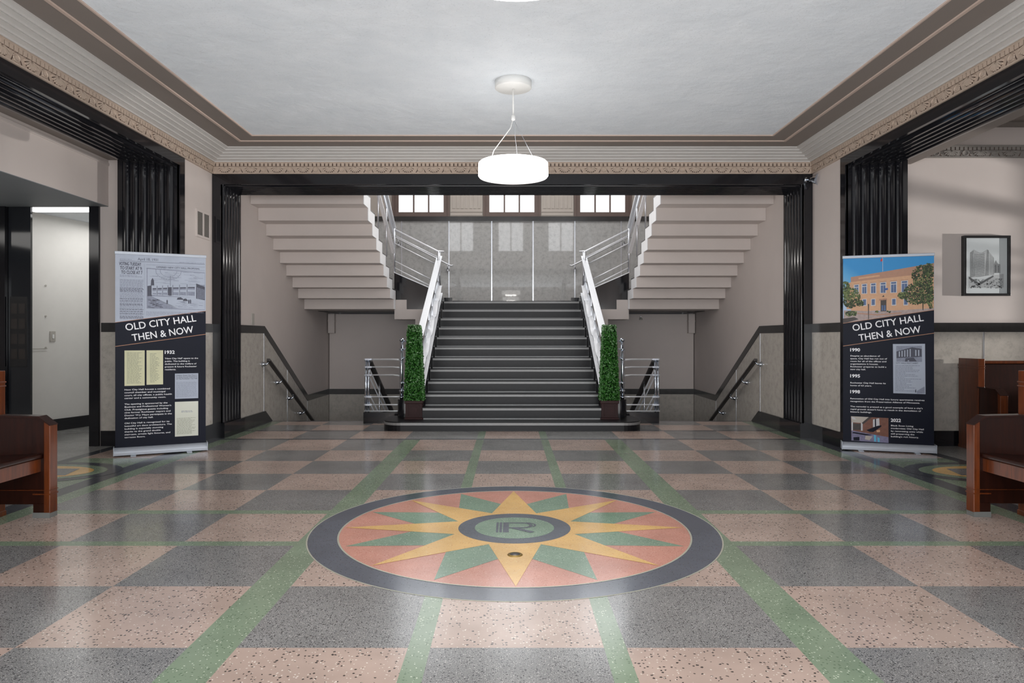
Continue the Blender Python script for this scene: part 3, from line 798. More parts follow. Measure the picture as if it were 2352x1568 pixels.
# ------------------------------------------------------------------ UPPER FLIGHTS
ZK = [3.09, 2.93, 2.76, 2.60, 2.44, 2.28, 2.12, 1.963, 1.81, 1.650]
YK = [9.07, 9.38, 9.67, 9.98, 10.28, 10.58, 10.88, 11.19, 11.49, 11.84]
for sx in (-1, 1):
    side = 'left' if sx < 0 else 'right'
    t = thing('upper_stair_flight', 'cream stepped underside of the upper stair flight on the %s wall' % side, 'stairs', (sx * 2.68, 12.0, LZ))
    def T(p): return (p[0] - sx * 2.68, p[1] - 12.0, p[2] - LZ)
    xin, xout = sx * 1.955, sx * (AX + .018)
    for k in range(10):
        yn = YK[k + 1] if k < 9 else 12.62
        zn = ZK[k]
        b = MB()
        zt = zn + .16 if k == 0 else ZK[k - 1]
        pr = [(YK[k], zn), (yn + .16 if k < 9 else 12.62, zn), (yn + .16 if k < 9 else 12.62, zt), (YK[k], zt)]
        b.prism([(y, z) for y, z in pr], 'x', xin, xout); b.v = [T(p) for p in b.v]
        s = b.build('step', 'cream', t)
    # white inner face of the slabs
    up = []; lo = []
    for k in range(10):
        yn = YK[k + 1] if k < 9 else 12.0
        lo += [(YK[k], ZK[k]), (yn, ZK[k])]
        up += [(YK[k] + .16, ZK[k] + .16), (min(yn + .16, 12.0), ZK[k] + .16)]
    b = MB()
    for k in range(10):
        yn = YK[k + 1] if k < 9 else 11.98
        y1 = min(yn + .16, 11.98)
        zt = ZK[k - 1] if k else ZK[k] + .16
        b.box(xin - sx * .008, xin, YK[k], y1, ZK[k], zt)
    b.v = [T(p) for p in b.v]; b.build('inner_string', 'cream_white', t)
    # dark outline strip along the treads
    b = MB()
    for k in range(10):
        yn = YK[k + 1] if k < 9 else 12.0
        b.box(xin - sx * .010, xin + sx * .03, YK[k] + .16, min(yn + .16, 12.0), ZK[k] + .16, ZK[k] + .172)
        b.box(xin - sx * .010, xin + sx * .03, YK[k] + .154, YK[k] + .16, ZK[k] + .16, ZK[k] + .32)
    b.v = [T(p) for p in b.v]; b.build('tread_edge', 'bronze', t)
    # short steps turning up from the landing, seen from the front
    b = MB()
    b.prism([(sx * 1.97, 1.650), (sx * 1.97, 1.485), (sx * 1.62, 1.485), (sx * 1.62, 1.10), (sx * 1.17, 1.10), (sx * 1.17, 1.653), (sx * 1.765, 1.653), (sx * 1.765, 1.812), (sx * 1.97, 1.812)], 'y', 12.0, 12.55)
    b.v = [T(p) for p in b.v]; b.build('turning_step', 'cream', t)
    b = MB(); b.prism([(sx * 1.975, 1.79), (sx * 1.765, 1.79), (sx * 1.765, 1.64), (sx * 1.26, 1.64), (sx * 1.26, 1.955), (sx * 1.975, 2.265)], 'y', 12.015, 12.06)
    b.v = [T(p) for p in b.v]; b.build('skirting_panel', 'black', t)
    b = MB()
    for k in range(3):
        b.box(sx * (1.40 + .28 * k), sx * 2.0, 12.64, 13.6, LZ + .155 * k, LZ + .155 * (k + 1))
    struct('floor_turning_steps_' + side, b, 'black_stair')
    # railing of the turn and of the upper flight
    r = thing('landing_railing', 'aluminium railing turning from the landing up the %s upper flight' % side, 'railing', (sx * 1.98, 12.04, 2.26))
    def Q(p): return (p[0] - sx * 1.98, p[1] - 12.04, p[2] - 2.26)
    def rbar(pts, rad, nm='bar', m='rail'):
        b = MB(); b.tube([Q(p) for p in pts], rad, 8); b.build(nm, m, r)
    for (z0, rad) in ((3.0, .016), (2.90, .011), (2.77, .009), (2.47, .009), (2.355, .009)):
        d = .40 if z0 > 2.95 else .43
        pts = [(sx * 1.98, 12.04, z0), (sx * 1.25, 12.04, z0 - .367)]
        if z0 > 2.95: pts += [(sx * 1.14, 12.04, z0 - .375)]
        rbar(pts, rad, 'rail' if z0 > 2.95 else 'bar')
    b = MB(); b.plate([Q((sx * 1.98, 12.04, 2.275)), Q((sx * 1.26, 12.04, 1.965))], .05, .014, 0, 'y'); b.build('panel_cap', 'rail', r)
    for (x, z0, z1) in ((1.98, 2.26, 3.06), (1.235, 2.0, 2.63)): rbar([(sx * x, 12.04, z0), (sx * x, 12.04, z1)], .019, 'post', 'steel')
    for (dz, w, tt) in ((3.02, .085, .022), (2.60, .06, .018)):
        b = MB(); b.plate([Q((sx * 1.985, 12.0, dz)), Q((sx * 1.985, 9.2, dz + .51 * 2.8))], w, tt); b.build('top_rail' if dz > 2.8 else 'lower_plate', 'rail', r)
    b = MB(); b.plate([Q((sx * 1.985, 12.0, 2.92)), Q((sx * 1.985, 9.2, 2.92 + .51 * 2.8))], .02, .12); b.build('rail_web', 'steel', r)
    for i, Y in enumerate((11.3, 10.6, 9.9)):
        z = 2.60 + .51 * (12.0 - Y); rbar([(sx * 1.985, Y, z - .5), (sx * 1.985, Y, z + .40)], .013, 'baluster', 'steel')
    # wall handrail at the back of the turn
    h = thing('landing_handrail', 'slim steel handrail fixed to the marble behind the %s turning steps' % side, 'handrail', (sx * 1.25, BY - .08, 2.62))
    b = MB(); b.tube([(-sx * .09, 0, .0), (-sx * .05, 0, -.01), (0, 0, .01), (sx * 1.05, 0, .55), (sx * 1.15, .03, .56)], .014, 10); b.build('rail', 'rail', h)
    for (x, z) in ((.02, .01), (1.0, .52)):
        b = MB(); b.tube([(sx * x, 0, z), (sx * x, .0, z - .07), (sx * x, .08, z - .10)], .010, 8); b.lathe([(.03, z - .125), (.03, z - .075)], sx * x, .06, 12); b.build('bracket', 'steel', h)

# ------------------------------------------------------------------ TOPIARIES
def topiary(label, loc, rz, tilt=0):
    t = thing('topiary', label, 'plant', loc, rz)
    b = MB(); b.box(-.122, .122, -.122, .122, 0, .022); b.box(-.108, .108, -.108, .108, .022, .205)
    b.box(-.120, .120, -.120, .120, .205, .245)
    p = b.build('planter', 'planter', t, bevel=.004)
    b = MB()
    for (x0, x1, z0, z1) in ((-.075, .075, .045, .057), (-.075, .075, .175, .187), (-.075, -.063, .045, .187), (.063, .075, .045, .187)): b.box(x0, x1, -.116, -.106, z0, z1)
    b.box(-.045, .045, -.112, -.107, .075, .155)
    b.build('moulding', 'planter', p)
    b = MB(); z0, z1 = .245, 1.20
    hb, ht = .112, .070
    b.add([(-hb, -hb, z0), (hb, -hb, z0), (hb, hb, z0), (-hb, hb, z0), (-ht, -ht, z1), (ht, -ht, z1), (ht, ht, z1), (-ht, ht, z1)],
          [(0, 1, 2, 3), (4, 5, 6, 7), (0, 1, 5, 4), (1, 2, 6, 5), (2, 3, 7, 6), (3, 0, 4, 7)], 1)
    for i in range(7500):
        u = random.random(); z = z0 + (z1 - z0) * (u if random.random() < .93 else 1)
        hh = hb + (ht - hb) * (z - z0) / (z1 - z0)
        hh += random.uniform(-.004, .020)
        f = random.randrange(4); s = random.uniform(-1, 1) * hh
        top = z >= z1 - 1e-6
        if top: x, y = random.uniform(-hh, hh), random.uniform(-hh, hh); z += random.uniform(0, .025)
        else: x, y = ((s, -hh), (hh, s), (s, hh), (-hh, s))[f]
        n = Vector((x, y, .06 if not top else .2)).normalized() + Vector([random.uniform(-.8, .8) for _ in range(3)])
        n.normalize(); a = n.cross(Vector((random.uniform(-1, 1), random.uniform(-1, 1), random.uniform(-1, 1)))).normalized(); c = n.cross(a)
        l, w = random.uniform(.011, .018), random.uniform(.006, .009)
        P = Vector((x, y, z))
        mi = 2 if (z > z1 - .06 and random.random() < .45) or random.random() < .05 else 0
        b.add([P - a * l, P + c * w, P + a * l, P - c * w], [(0, 1, 2, 3)], mi)
    b.build('foliage', ['leaf', 'leaf_dark', 'leaf_pale'], t, recalc=False)
    return t
topiary('clipped green obelisk topiary in a dark square planter left of the main stairs', (-1.278, 9.36, .115), 0.03)
topiary('clipped green obelisk topiary in a dark square planter right of the main stairs', (1.270, 9.36, .115), -0.05)

# ------------------------------------------------------------------ PENDANTS
def pendant(label, y):
    t = thing('pendant_light', label, 'pendant light', (.0, y, ZC), 0, 'drum pendants along the hall')
    b = MB(); b.lathe([(0, -.065), (.148, -.065), (.155, -.058), (.155, 0), (0, 0)], 0, 0, 40); b.build('canopy', 'white', t)
    b = MB(); b.tube([(0, 0, -.06), (0, 0, -.30)], .007, 10); b.lathe([(0, -.29), (.018, -.29), (.018, -.325), (.012, -.335), (0, -.335)], 0, 0, 16); b.build('stem', 'white', t)
    for i, a in enumerate((PI * 1.08, PI * 0.42, -PI * 0.12)):
        ex, ey = .20 * math.cos(a), .20 * math.sin(a)
        pts = [(0, 0, -.32), (ex * .12, ey * .12, -.40), (ex * .45, ey * .45, -.49), (ex * .85, ey * .85, -.60), (ex, ey, -.70)] if i == 0 else [(0, 0, -.32), (ex, ey, -.70)]
        b = MB(); b.tube(pts, .0045 if i == 0 else .002, 6); b.build('cable', 'white' if i == 0 else 'steel', t)
    z1, z0 = 2.655 - ZC, 2.530 - ZC
    b = MB(); b.lathe([(.20, z1 + .004), (.285, z1), (.295, z1 - .01), (.297, z0 + .014), (.288, z0 + .002), (.28, z0)], 0, 0, 64); sh = b.build('shade', 'lamp', t)
    b = MB(); b.lathe([(.28, z0), (.165, z0 + .004)], 0, 0, 64); b.build('shade_underside', 'lamp_under', t)
    b = MB(); b.lathe([(.166, z0 + .003), (0, z0 + .003)], 0, 0, 48); b.build('diffuser', 'lamp_disc', t)
    b = MB(); b.lathe([(0, z1), (.20, z1 + .004)], 0, 0, 48); b.build('top_plate', 'white', t)
pendant('white drum pendant light hanging in front of the staircase', 6.05)
pendant('glowing edge of the nearer pendant light at the top of the picture', 2.605)

# ------------------------------------------------------------------ BENCHES
def bench(label, loc, rz, W):
    """front at y=0 facing -y, x from 0 to W, depth .65"""
    t = thing('wooden_bench', label, 'bench', loc, rz)
    TH = .078
    for x0 in (0, W - TH):
        b = MB()
        prof = [(0, .085), (0, .595), (.065, .648), (.34, .655), (.34, .085)]
        b.prism([(y, z) for y, z in prof], 'x', x0 + .012, x0 + TH - .012)
        e = b.build('end_panel', 'wood_dark', t, bevel=.003)
        b = MB(); b.prism([(-.012, .03), (-.012, .600), (.03, .632), (.03, .03)], 'x', x0, x0 + TH)
        b.build('front_stile', 'wood', e, bevel=.004)
        b = MB(); b.prism([(-.012, .600), (-.012, .606), (.062, .662), (.34, .668), (.34, .655), (.065, .648)], 'x', x0 - .004, x0 + TH + .004)
        b.build('arm_cap', 'wood_dark', e)
        b = MB()
        b.box(x0 - .003, x0 + TH + .003, -.016, .10, .150, .158); b.box(x0 - .003, x0 + TH + .003, -.016, .34, .178, .182)
        b.build('arm_moulding', 'wood', e)
        b = MB(); b.box(x0 + .004, x0 + TH - .004, -.004, .10, .03, .09); b.build('foot', 'wood_dark', e)
        b = MB(); b.box(x0, x0 + TH, -.01, .102, 0, .034); b.build('rubber_shoe', 'rubber', e)
        b = MB(); b.box(x0 + .004, x0 + TH - .004, .33, .65, .03, .955); b.box(x0, x0 + TH, .325, .66, .85, .858); b.box(x0, x0 + TH, .325, .66, .875, .885)
        b.box(x0, x0 + TH, .325, .655, 0, .034)
        b.build('back_post', 'wood', e, bevel=.003)
    b = MB(); b.prism([(.045, .385), (.036, .395), (.037, .413), (.045, .420), (.47, .395), (.47, .370)], 'x', TH - .012, W - TH + .012); b.build('seat', 'wood_dark', t, bevel=.005)
    b = MB(); b.box(TH - .012, W - TH + .012, .055, .08, .30, .384); b.build('apron', 'wood', t)
    b = MB(); b.prism([(.44, .38), (.50, .90), (.56, .90), (.50, .36)], 'x', TH - .012, W - TH + .012); b.build('backrest', 'wood_dark', t)
    b = MB(); b.box(TH - .012, W - TH + .012, .47, .60, .90, .93); b.build('top_cap', 'wood', t, bevel=.005)
    return t
# bench faces -x (right of the hall): local -y -> world -x
bench('wooden bench at the right edge of the photo, in front of the right banner', (3.016, 4.745, 0), -PI / 2, 2.3)
bench('wooden bench at the left edge of the photo, facing the medallion', (-3.03, 2.42, 0), PI / 2, 2.3)
bench('wooden bench against the marble wainscot below the framed drawing', (4.80, 7.04, 0), 0, 2.2)

# ------------------------------------------------------------------ TEXT and PRINT helpers
def text_mesh(s, size, align='LEFT', spacing=1.0, line=1.0, extrude=0.0):
    cu = bpy.data.curves.new('txt', 'FONT'); cu.body = s; cu.size = size; cu.align_x = align
    cu.space_character = spacing; cu.space_line = line; cu.resolution_u = 3; cu.fill_mode = 'FRONT'
    o = bpy.data.objects.new('txt', cu); COL.objects.link(o)
    dg = bpy.context.evaluated_depsgraph_get(); dg.update()
    me = bpy.data.meshes.new_from_object(o.evaluated_get(dg))
    bpy.data.objects.remove(o); bpy.data.curves.remove(cu)
    return me
def put_text(name, s, size, x, z, y, mat, parent, width=None, rot=0.0, spacing=1.0, line=1.0, bold=0.0, sx=1.0):
    me = text_mesh(s, size, 'LEFT', spacing, line)
    vs = [v.co.copy() for v in me.vertices]
    w = max(v.x for v in vs) - min(v.x for v in vs); x_0 = min(v.x for v in vs)
    k = (width / w) if width else sx
    ca, sa = math.cos(rot), math.sin(rot)
    allv = []; allf = []
    offs = [(0, 0)] if not bold else [(0, 0), (bold, 0), (-bold, 0), (0, bold), (0, -bold)]
    for j, (ox, oz) in enumerate(offs):
        o = len(allv)
        for v in vs:
            px, pz = (v.x - x_0) * k + ox, v.y + oz
            allv.append((x + px * ca - pz * sa, y - j * .00005, z + px * sa + pz * ca))
        allf += [tuple(i + o for i in p.vertices) for p in me.polygons]
    nm = bpy.data.meshes.new(name); nm.from_pydata(allv, [], allf); nm.materials.append(M[mat]); nm.update()
    bpy.data.meshes.remove(me)
    ob = bpy.data.objects.new(name, nm); COL.objects.link(ob); ob.parent = parent
    return ob
class Sheet(MB):
    """flat print: polygons given as (u, z) on plane y"""
    def p(s, pts, y, mi=0): return s.poly([(a, y, c) for a, c in pts], mi)
    def r(s, u0, u1, z0, z1, y, mi=0): return s.p([(u0, z0), (u1, z0), (u1, z1), (u0, z1)], y, mi)
def text_lines(b, u0, u1, z0, z1, n, y, mi, rag=.15, h=.45):
    dz = (z1 - z0) / n
    for i in range(n):
        z = z1 - (i + .5) * dz; x = u0
        end = u1 - random.random() * rag * (u1 - u0)
        while x < end - .004:
            w = min(random.uniform(.008, .03), end - x)
            b.r(x, x + w, z - dz * h / 2, z + dz * h / 2, y, mi); x += w + .004

def banner(label, p0, p1):
    d = Vector((p1[0] - p0[0], p1[1] - p0[1])); rz = math.atan2(d.y, d.x); L = d.length
    c = ((p0[0] + p1[0]) / 2, (p0[1] + p1[1]) / 2, 0)
    t = thing('banner_stand', label, 'banner', c, rz)
    b = MB(); pts = []
    for k in range(13):
        a = PI * k / 12; pts.append((.055 * math.cos(a), .035 + .05 * math.sin(a)))
    pts += [(-.055, .012), (.055, .012)]
    b.prism(pts, 'x', -L / 2, L / 2, 0); base = b.build('base', 'silver', t)
    b = MB()
    for s in (-1, 1): b.box(s * L / 2, s * (L / 2 + .006), -.06, .06, .010, .092)
    b.build('end_cap', 'silver', base)
    for s in (-1, 1):
        b = MB(); b.box(s * L * .30 - .025, s * L * .30 + .025, -.12, .12, 0, .010); b.box(s * L * .30 - .025, s * L * .30 + .025, -.06, .06, .008, .016); b.build('foot', 'silver', t, bevel=.003)
    W = L - .02
    b = MB(); b.box(-W / 2 - .006, W / 2 + .006, -.012, .012, 2.000, 2.030); b.build('top_rail', 'silver', t, bevel=.004)
    b = MB(); b.box(-W / 2, W / 2, -.002, .002, .070, 2.005); sh = b.build('sheet', 'print_navy', t)
    b = MB(); b.tube([(0, .03, .05), (0, .03, 2.0)], .009, 8); b.build('support_pole', 'silver', t)
    return t, sh, W
def headline(sh, W, y):
    rot = math.atan2(.130, W)
    put_text('headline', 'OLD CITY HALL', .098, -W / 2 + .115 * W, 1.243, y, 'print_white', sh, width=.785 * W, rot=rot, bold=.0009)
    put_text('headline', 'THEN & NOW', .098, -W / 2 + .185 * W, 1.139, y, 'print_white', sh, width=.685 * W, rot=rot, bold=.0009)
def para(sh, W, u, ztop, lines, y, widths, pitch=.0281, size=.0205):
    put_text('paragraph', '\n'.join(lines), size, -W / 2 + u * W, ztop - .006, y, 'print_white', sh, width=widths * W, line=pitch / size, bold=.0003)
def year(sh, W, s, u, z, y):
    put_text('year', s, .046, -W / 2 + u * W, z - .016, y, 'print_white', sh, width=.108 * W, bold=.0016)

# ---- left banner
tL, sL, W = banner('tall roll-up banner with a newspaper clipping at its top, OLD CITY HALL THEN & NOW', (-3.937, 7.05), (-3.186, 7.437))
Y1, Y2, Y3, Y4, Y5 = -.0026, -.0032, -.0038, -.0044, -.0050
def A(x, y): return (-W / 2 + (x - 90) / 1248 * W, 2.118 - .000728 * y + .012)
b = Sheet(); b.p([(-W / 2, 1.325), (W / 2, 1.452), (W / 2, 2.0), (-W / 2, 2.0)], Y1); nw = b.build('newspaper_print', 'news', sL)
b = Sheet(); b.p([(-W / 2, 1.322), (W / 2, 1.449), (W / 2, 1.453), (-W / 2, 1.326)], Y2); b.p([(-W / 2, 1.084), (W / 2, 1.207), (W / 2, 1.212), (-W / 2, 1.089)], Y2); b.build('orange_rule', 'print_orange', sL)
b = Sheet()
x0, x1 = A(150, 0)[0], A(470, 0)[0]
text_lines(b, x0, x1, 1.775, 1.80, 2, Y2, 1, .3)
z = 1.755
while z > 1.365: text_lines(b, x0, x1, z - .011, z, 1, Y2, 1 if random.random() < .8 else 0, .05, .5); z -= .0105
xa, xb = A(500, 0)[0], A(1325, 0)[0]
for i in range(4):
    zz = 1.438 - i * .0115
    text_lines(b, xa, xa + (xb - xa) * min(1, (1.02 - .27 * i)), zz - .010, zz, 1, Y2, 1, .03, .45)
b.r(A(150, 0)[0], xb, 1.934, 1.937, Y2, 0); b.r(A(478, 0)[0], A(481, 0)[0], 1.40, 1.915, Y2, 1)
b.r(xa, xb, 1.905, 1.908, Y2, 1); b.r(xa, xb, 1.868, 1.871, Y2, 1)
text_lines(b, A(150, 0)[0], A(310, 0)[0], 1.945, 1.957, 1, Y2, 1, .02); text_lines(b, A(960, 0)[0], xb, 1.940, 1.950, 1, Y2, 1, .02)
b.build('news_columns', ['news_dark', 'news_mid'], nw)
put_text('news_headline', 'VOTING TUESDAY', .046, A(142, 0)[0], 1.892, Y2, 'news_dark', nw, width=.235 * W, bold=.0009)
put_text('news_headline', 'TO START AT 9;', .046, A(155, 0)[0], 1.850, Y2, 'news_dark', nw, width=.235 * W, bold=.0009)
put_text('news_headline', 'TO CLOSE AT 7', .046, A(170, 0)[0], 1.808, Y2, 'news_dark', nw, width=.225 * W, bold=.0009)
put_text('news_headline', 'OFFERED NEW CITY HALL PROPOSAL', .021, A(640, 0)[0], 1.880, Y2, 'news_dark', nw, width=.49 * W, bold=.0005)
put_text('handwriting', 'April 18, 1931', .036, A(390, 0)[0], 1.948, Y2, 'news_dark', nw, width=.22 * W)
# engraving of the building
e = Sheet()
e.p([A(510, 350), A(1325, 385), A(1325, 920), A(510, 910)], Y2, 1)                       # frame field
e.p([A(520, 362), A(1322, 395), A(1322, 560), A(520, 640)], Y3, 0)                       # sky
for i in range(46):
    x = random.uniform(540, 1200); y = random.uniform(370, 560); l = random.uniform(40, 160)
    e.p([A(x, y), A(min(1315, x + l), y + l * .04), A(min(1315, x + l), y + l * .04 + 3), A(x, y + 4)], Y4, 1)
for k in range(16):
    a0, a1 = PI * k / 15, PI * (k + .7) / 15
    for (rx, ry) in ((180, 120), (120, 80)):
        e.p([A(810 + rx * math.cos(a0), 385 + ry * math.sin(a0)), A(810 + rx * math.cos(a1), 385 + ry * math.sin(a1)), A(810 + (rx - 10) * math.cos(a1), 385 + (ry - 8) * math.sin(a1)), A(810 + (rx - 10) * math.cos(a0), 385 + (ry - 8) * math.sin(a0))], Y4, 1)
e.p([A(520, 600), A(580, 590), A(580, 740), A(520, 740)], Y4, 2); e.p([A(565, 590), A(570, 520), A(590, 485), A(608, 520), A(612, 590)], Y4, 2)
e.p([A(1200, 545), A(1325, 590), A(1325, 780), A(1200, 760)], Y4, 2)
for k in range(5): e.p([A(1215 + k * 22, 600 + k * 6), A(1226 + k * 22, 603 + k * 6), A(1226 + k * 22, 765), A(1215 + k * 22, 763)], Y5, 1)
e.p([A(575, 595), A(1200, 540), A(1200, 745), A(575, 722)], Y4, 0)
for i, (xa_, xb_) in enumerate(((590, 640), (660, 715), (735, 790), (875, 950), (970, 1055), (1080, 1180))):
    k = (xa_ - 575) / 625; zt = 630 - 40 * k
    e.p([A(xa_, zt), A(xb_, zt - 5), A(xb_, 715 + 8 * k), A(xa_, 710 + 8 * k)], Y5, 1)
    e.p([A(xa_, zt + 38), A(xb_, zt + 36), A(xb_, zt + 66), A(xa_, zt + 66)], Y5 - .0004, 0)
    e.p([A(xa_, zt + 2), A(xb_, zt - 2), A(xb_, zt + 14), A(xa_, zt + 16)], Y5 - .0004, 2)
for x in (648, 724, 798, 866, 960, 1066): e.p([A(x, 598 - (x - 575) * .075), A(x + 6, 598 - (x - 575) * .075), A(x + 6, 722), A(x, 722)], Y5 - .0006, 2)
e.p([A(805, 610), A(855, 606), A(855, 722), A(805, 720)], Y5, 2); e.p([A(815, 700), A(850, 700), A(850, 726), A(815, 726)], Y5 - .0004, 2)
e.p([A(575, 740), A(1200, 745), A(1322, 780), A(1322, 912), A(900, 905), A(640, 770)], Y4, 0)
e.p([A(520, 760), A(640, 770), A(960, 905), A(520, 905)], Y4, 1)
for i in range(40):
    x = random.uniform(525, 700); y = random.uniform(775, 895); e.p([A(x, y), A(x + 40, y + 3), A(x + 40, y + 8), A(x, y + 5)], Y5, 2)
for i in range(30):
    x = random.uniform(900, 1250); y = random.uniform(800, 895); e.p([A(x, y), A(x + 60, y + 2), A(x + 60, y + 5), A(x, y + 4)], Y5, 1)
for (x, y, w, h) in ((925, 745, 90, 35), (1010, 760, 70, 38)): e.p([A(x, y + h), A(x + 10, y + 8), A(x + w * .6, y), A(x + w, y + h * .6), A(x + w, y + h)], Y5 - .0003, 2)
for (x, y) in ((790, 780), (1095, 770), (1118, 768)): e.p([A(x - 8, y + 62), A(x - 10, y + 20), A(x, y), A(x + 10, y + 20), A(x + 9, y + 62)], Y5 - .0003, 2)
e.r(A(833, 0)[0], A(837, 0)[0], A(0, 590)[1], A(0, 450)[1], Y5, 2)
e.build('building_engraving', ['news', 'news_mid', 'news_dark'], nw)
headline(sL, W, Y2)
year(sL, W, '1932', .536, 1.026, Y1)
para(sL, W, .536, .961, ["'New City Hall' opens to the", 'public. The building is', 'dedicated to the welfare of', 'present & future Rochester', 'residents.'], Y1, .375)
para(sL, W, .098, .655, ['New City Hall houses a combined', 'council chamber and municipal', 'court, all city offices, a public health', 'center and a community room.'], Y1, .515)
para(sL, W, .098, .512, ['The opening is sponsored by the', "Business and Professional Women's", 'Club. Prestigious guests including', 'nine former Rochester mayors and', 'Doctor W.J. Mayo participate in the', 'dedication of city hall.'], Y1, .515)
para(sL, W, .098, .322, ['Old City Hall is recognized for its', 'beautiful art deco architecture. The', 'building is especially stunning', 'thanks to the grand double', 'staircase, ornate light fixtures, and', 'terrazzo floors.'], Y1, .515)
def doc(u0, u1, z0, z1, paper, ink, n, marg=.12, rag=.3, top=.05):
    b = Sheet(); a0, a1 = -W / 2 + u0 * W, -W / 2 + u1 * W
    b.r(a0, a1, z0, z1, Y1, 0)
    text_lines(b, a0 + marg * (a1 - a0), a1 - marg * (a1 - a0), z0 + .06 * (z1 - z0), z1 - top * (z1 - z0), n, Y2, 1, rag, .35)
    return b.build('document_print', [paper, ink], sL)
doc(.098, .314, .694, 1.046, 'docpaper', 'docink', 24)
doc(.335, .516, .700, 1.046, 'docpaper', 'docink', 22, .2, .5, .08)
dd = doc(.648, .913, .548, .806, 'news', 'news_mid', 20, .05, .03, .33)
put_text('clipping_headline', 'Citizens Greet City Mayors\nTo Hold Annual Dedication\nOf The Rochester City Hall', .016, -W / 2 + .66 * W, .782, Y2, 'news_dark', dd, width=.24 * W, line=1.1, bold=.0003)
doc(.648, .913, .162, .517, 'docpaper2', 'docink', 14, .08, .3, .46)
b = Sheet(); text_lines(b, -W / 2 + .72 * W, -W / 2 + .85 * W, .405, .425, 2, Y2, 0, .1); b.build('document_title', 'news_mid', sL)

# ---- right banner
tR, sR, W = banner('tall roll-up banner with a blue-sky photo of a tan building, OLD CITY HALL THEN & NOW', (3.457, 7.495), (4.268, 7.214))
def B(x, y): return (-W / 2 + (x - 78) / 1262 * W, 2.144 - .000748 * y + .0)
b = Sheet(); b.p([(-W / 2, 1.325), (W / 2, 1.455), (W / 2, 2.0), (-W / 2, 2.0)], Y1); ph = b.build('photo_print', 'photo_sky', sR)
b = Sheet(); b.p([(-W / 2, 1.322), (W / 2, 1.452), (W / 2, 1.456), (-W / 2, 1.326)], Y5 - .001); b.p([(-W / 2, 1.083), (W / 2, 1.217), (W / 2, 1.222), (-W / 2, 1.088)], Y2); b.build('orange_rule', 'print_orange', sR)
def cut(pts):   # keep print above the sloping rule
    return [(u, max(z, 1.326 + .130 * (u + W / 2) / W)) for u, z in pts]
e = Sheet()
TN, TD, WB, PW, GR, DK = range(6)
def ep(pts, y, mi): e.p(cut([B(*q) for q in pts]), y, mi)
ep([(130, 545), (200, 520), (200, 900), (130, 900)], Y2, TN)
ep([(190, 452), (640, 390), (1338, 290), (1338, 930), (190, 930)], Y2, TN)
ep([(190, 452), (640, 390), (1338, 290), (1338, 420), (640, 480), (190, 520)], Y3, TD)
ep([(300, 462), (600, 430), (600, 452), (300, 484)], Y4, TN)
for i, x in enumerate((270, 382, 508, 645, 790, 940)):
    hw = 38 + 2 * i; zt = 560 - 8 * i
    ep([(x - hw, zt - 12), (x + hw, zt - 18), (x + hw, zt - 10), (x - hw, zt - 4)], Y4, TD)
    ep([(x - hw, zt), (x + hw, zt - 6), (x + hw, 690 - i * 2), (x - hw, 692 - i * 2)], Y3, PW)
    ep([(x - hw + 12, zt + 42), (x + hw - 12, zt + 38), (x + hw - 12, 684 - i * 2), (x - hw + 12, 684 - i * 2)], Y4, WB)
    ep([(x - hw + 12, zt + 8), (x + hw - 12, zt + 4), (x + hw - 12, zt + 28), (x - hw + 12, zt + 30)], Y4, WB)
    ep([(x - 2, zt + 42), (x + 2, zt + 42), (x + 2, 684), (x - 2, 684)], Y5, PW)
for x in (380, 505, 792, 955):
    ep([(x - 30, 760), (x + 34, 756), (x + 34, 856), (x - 30, 858)], Y3, PW); ep([(x - 20, 768), (x + 24, 766), (x + 24, 845), (x - 20, 846)], Y4, WB)
ep([(590, 765), (700, 755), (700, 780), (590, 788)], Y4, TD)
ep([(610, 780), (690, 776), (690, 935), (610, 938)], Y4, DK); ep([(622, 850), (646, 850), (646, 925), (622, 925)], Y5, WB); ep([(656, 850), (680, 850), (680, 925), (656, 925)], Y5, WB)
ep([(625, 735), (655, 710), (662, 735)], Y4, DK)
ep([(90, 915), (600, 935), (1300, 900), (1338, 900), (1338, 960), (90, 1120)], Y4, GR)
ep([(280, 950), (560, 975), (900, 950), (900, 965), (560, 990), (280, 965)], Y5, TD)
ep([(78, 1030), (240, 1010), (300, 1040), (140, 1100), (78, 1110)], Y5, DK)
ep([(432, 830), (448, 830), (446, 1045), (436, 1045)], Y5, DK)
e.build('building_picture', ['tan', 'tan_d', 'winblue', 'photo_white', 'photo_ground', 'photo_dark'], ph)
e = Sheet(); ep([(637, 190), (643, 190), (643, 385), (637, 386)], Y3, 0); ep([(606, 225), (622, 206), (636, 200), (636, 240), (612, 250)], Y4, 1); ep([(665, 620), (710, 612), (712, 640), (668, 645)], Y5 - .0003, 2)
e.build('flag_picture', ['photo_white', 'flag', 'flagb'], ph)
e = Sheet()
def tree_blob(cx, cy, rx, ry, n, mis, wt=None):
    for i in range(n):
        a = random.uniform(0, 2 * PI); r = math.sqrt(random.random())
        x, y = cx + rx * r * math.cos(a), cy + ry * r * math.sin(a)
        if x < 80 or x > 1326: continue
        s = random.uniform(6, 17); k = random.randint(4, 6); a0 = random.uniform(0, 6)
        mi = random.choices(mis, wt)[0] if y < cy + ry * .2 else random.choices(mis[::-1], wt)[0]
        ep([(min(1338, max(78, x + s * random.uniform(.6, 1.2) * math.cos(a0 + 2 * PI * j / k))), y + s * random.uniform(.5, 1) * math.sin(a0 + 2 * PI * j / k)) for j in range(k)], Y5 - .0004 - i * .000001, mi)
ep([(1180, 700), (1200, 700), (1196, 925), (1186, 925)], Y5, 2); ep([(1240, 780), (1260, 780), (1300, 905), (1280, 910)], Y5, 2)
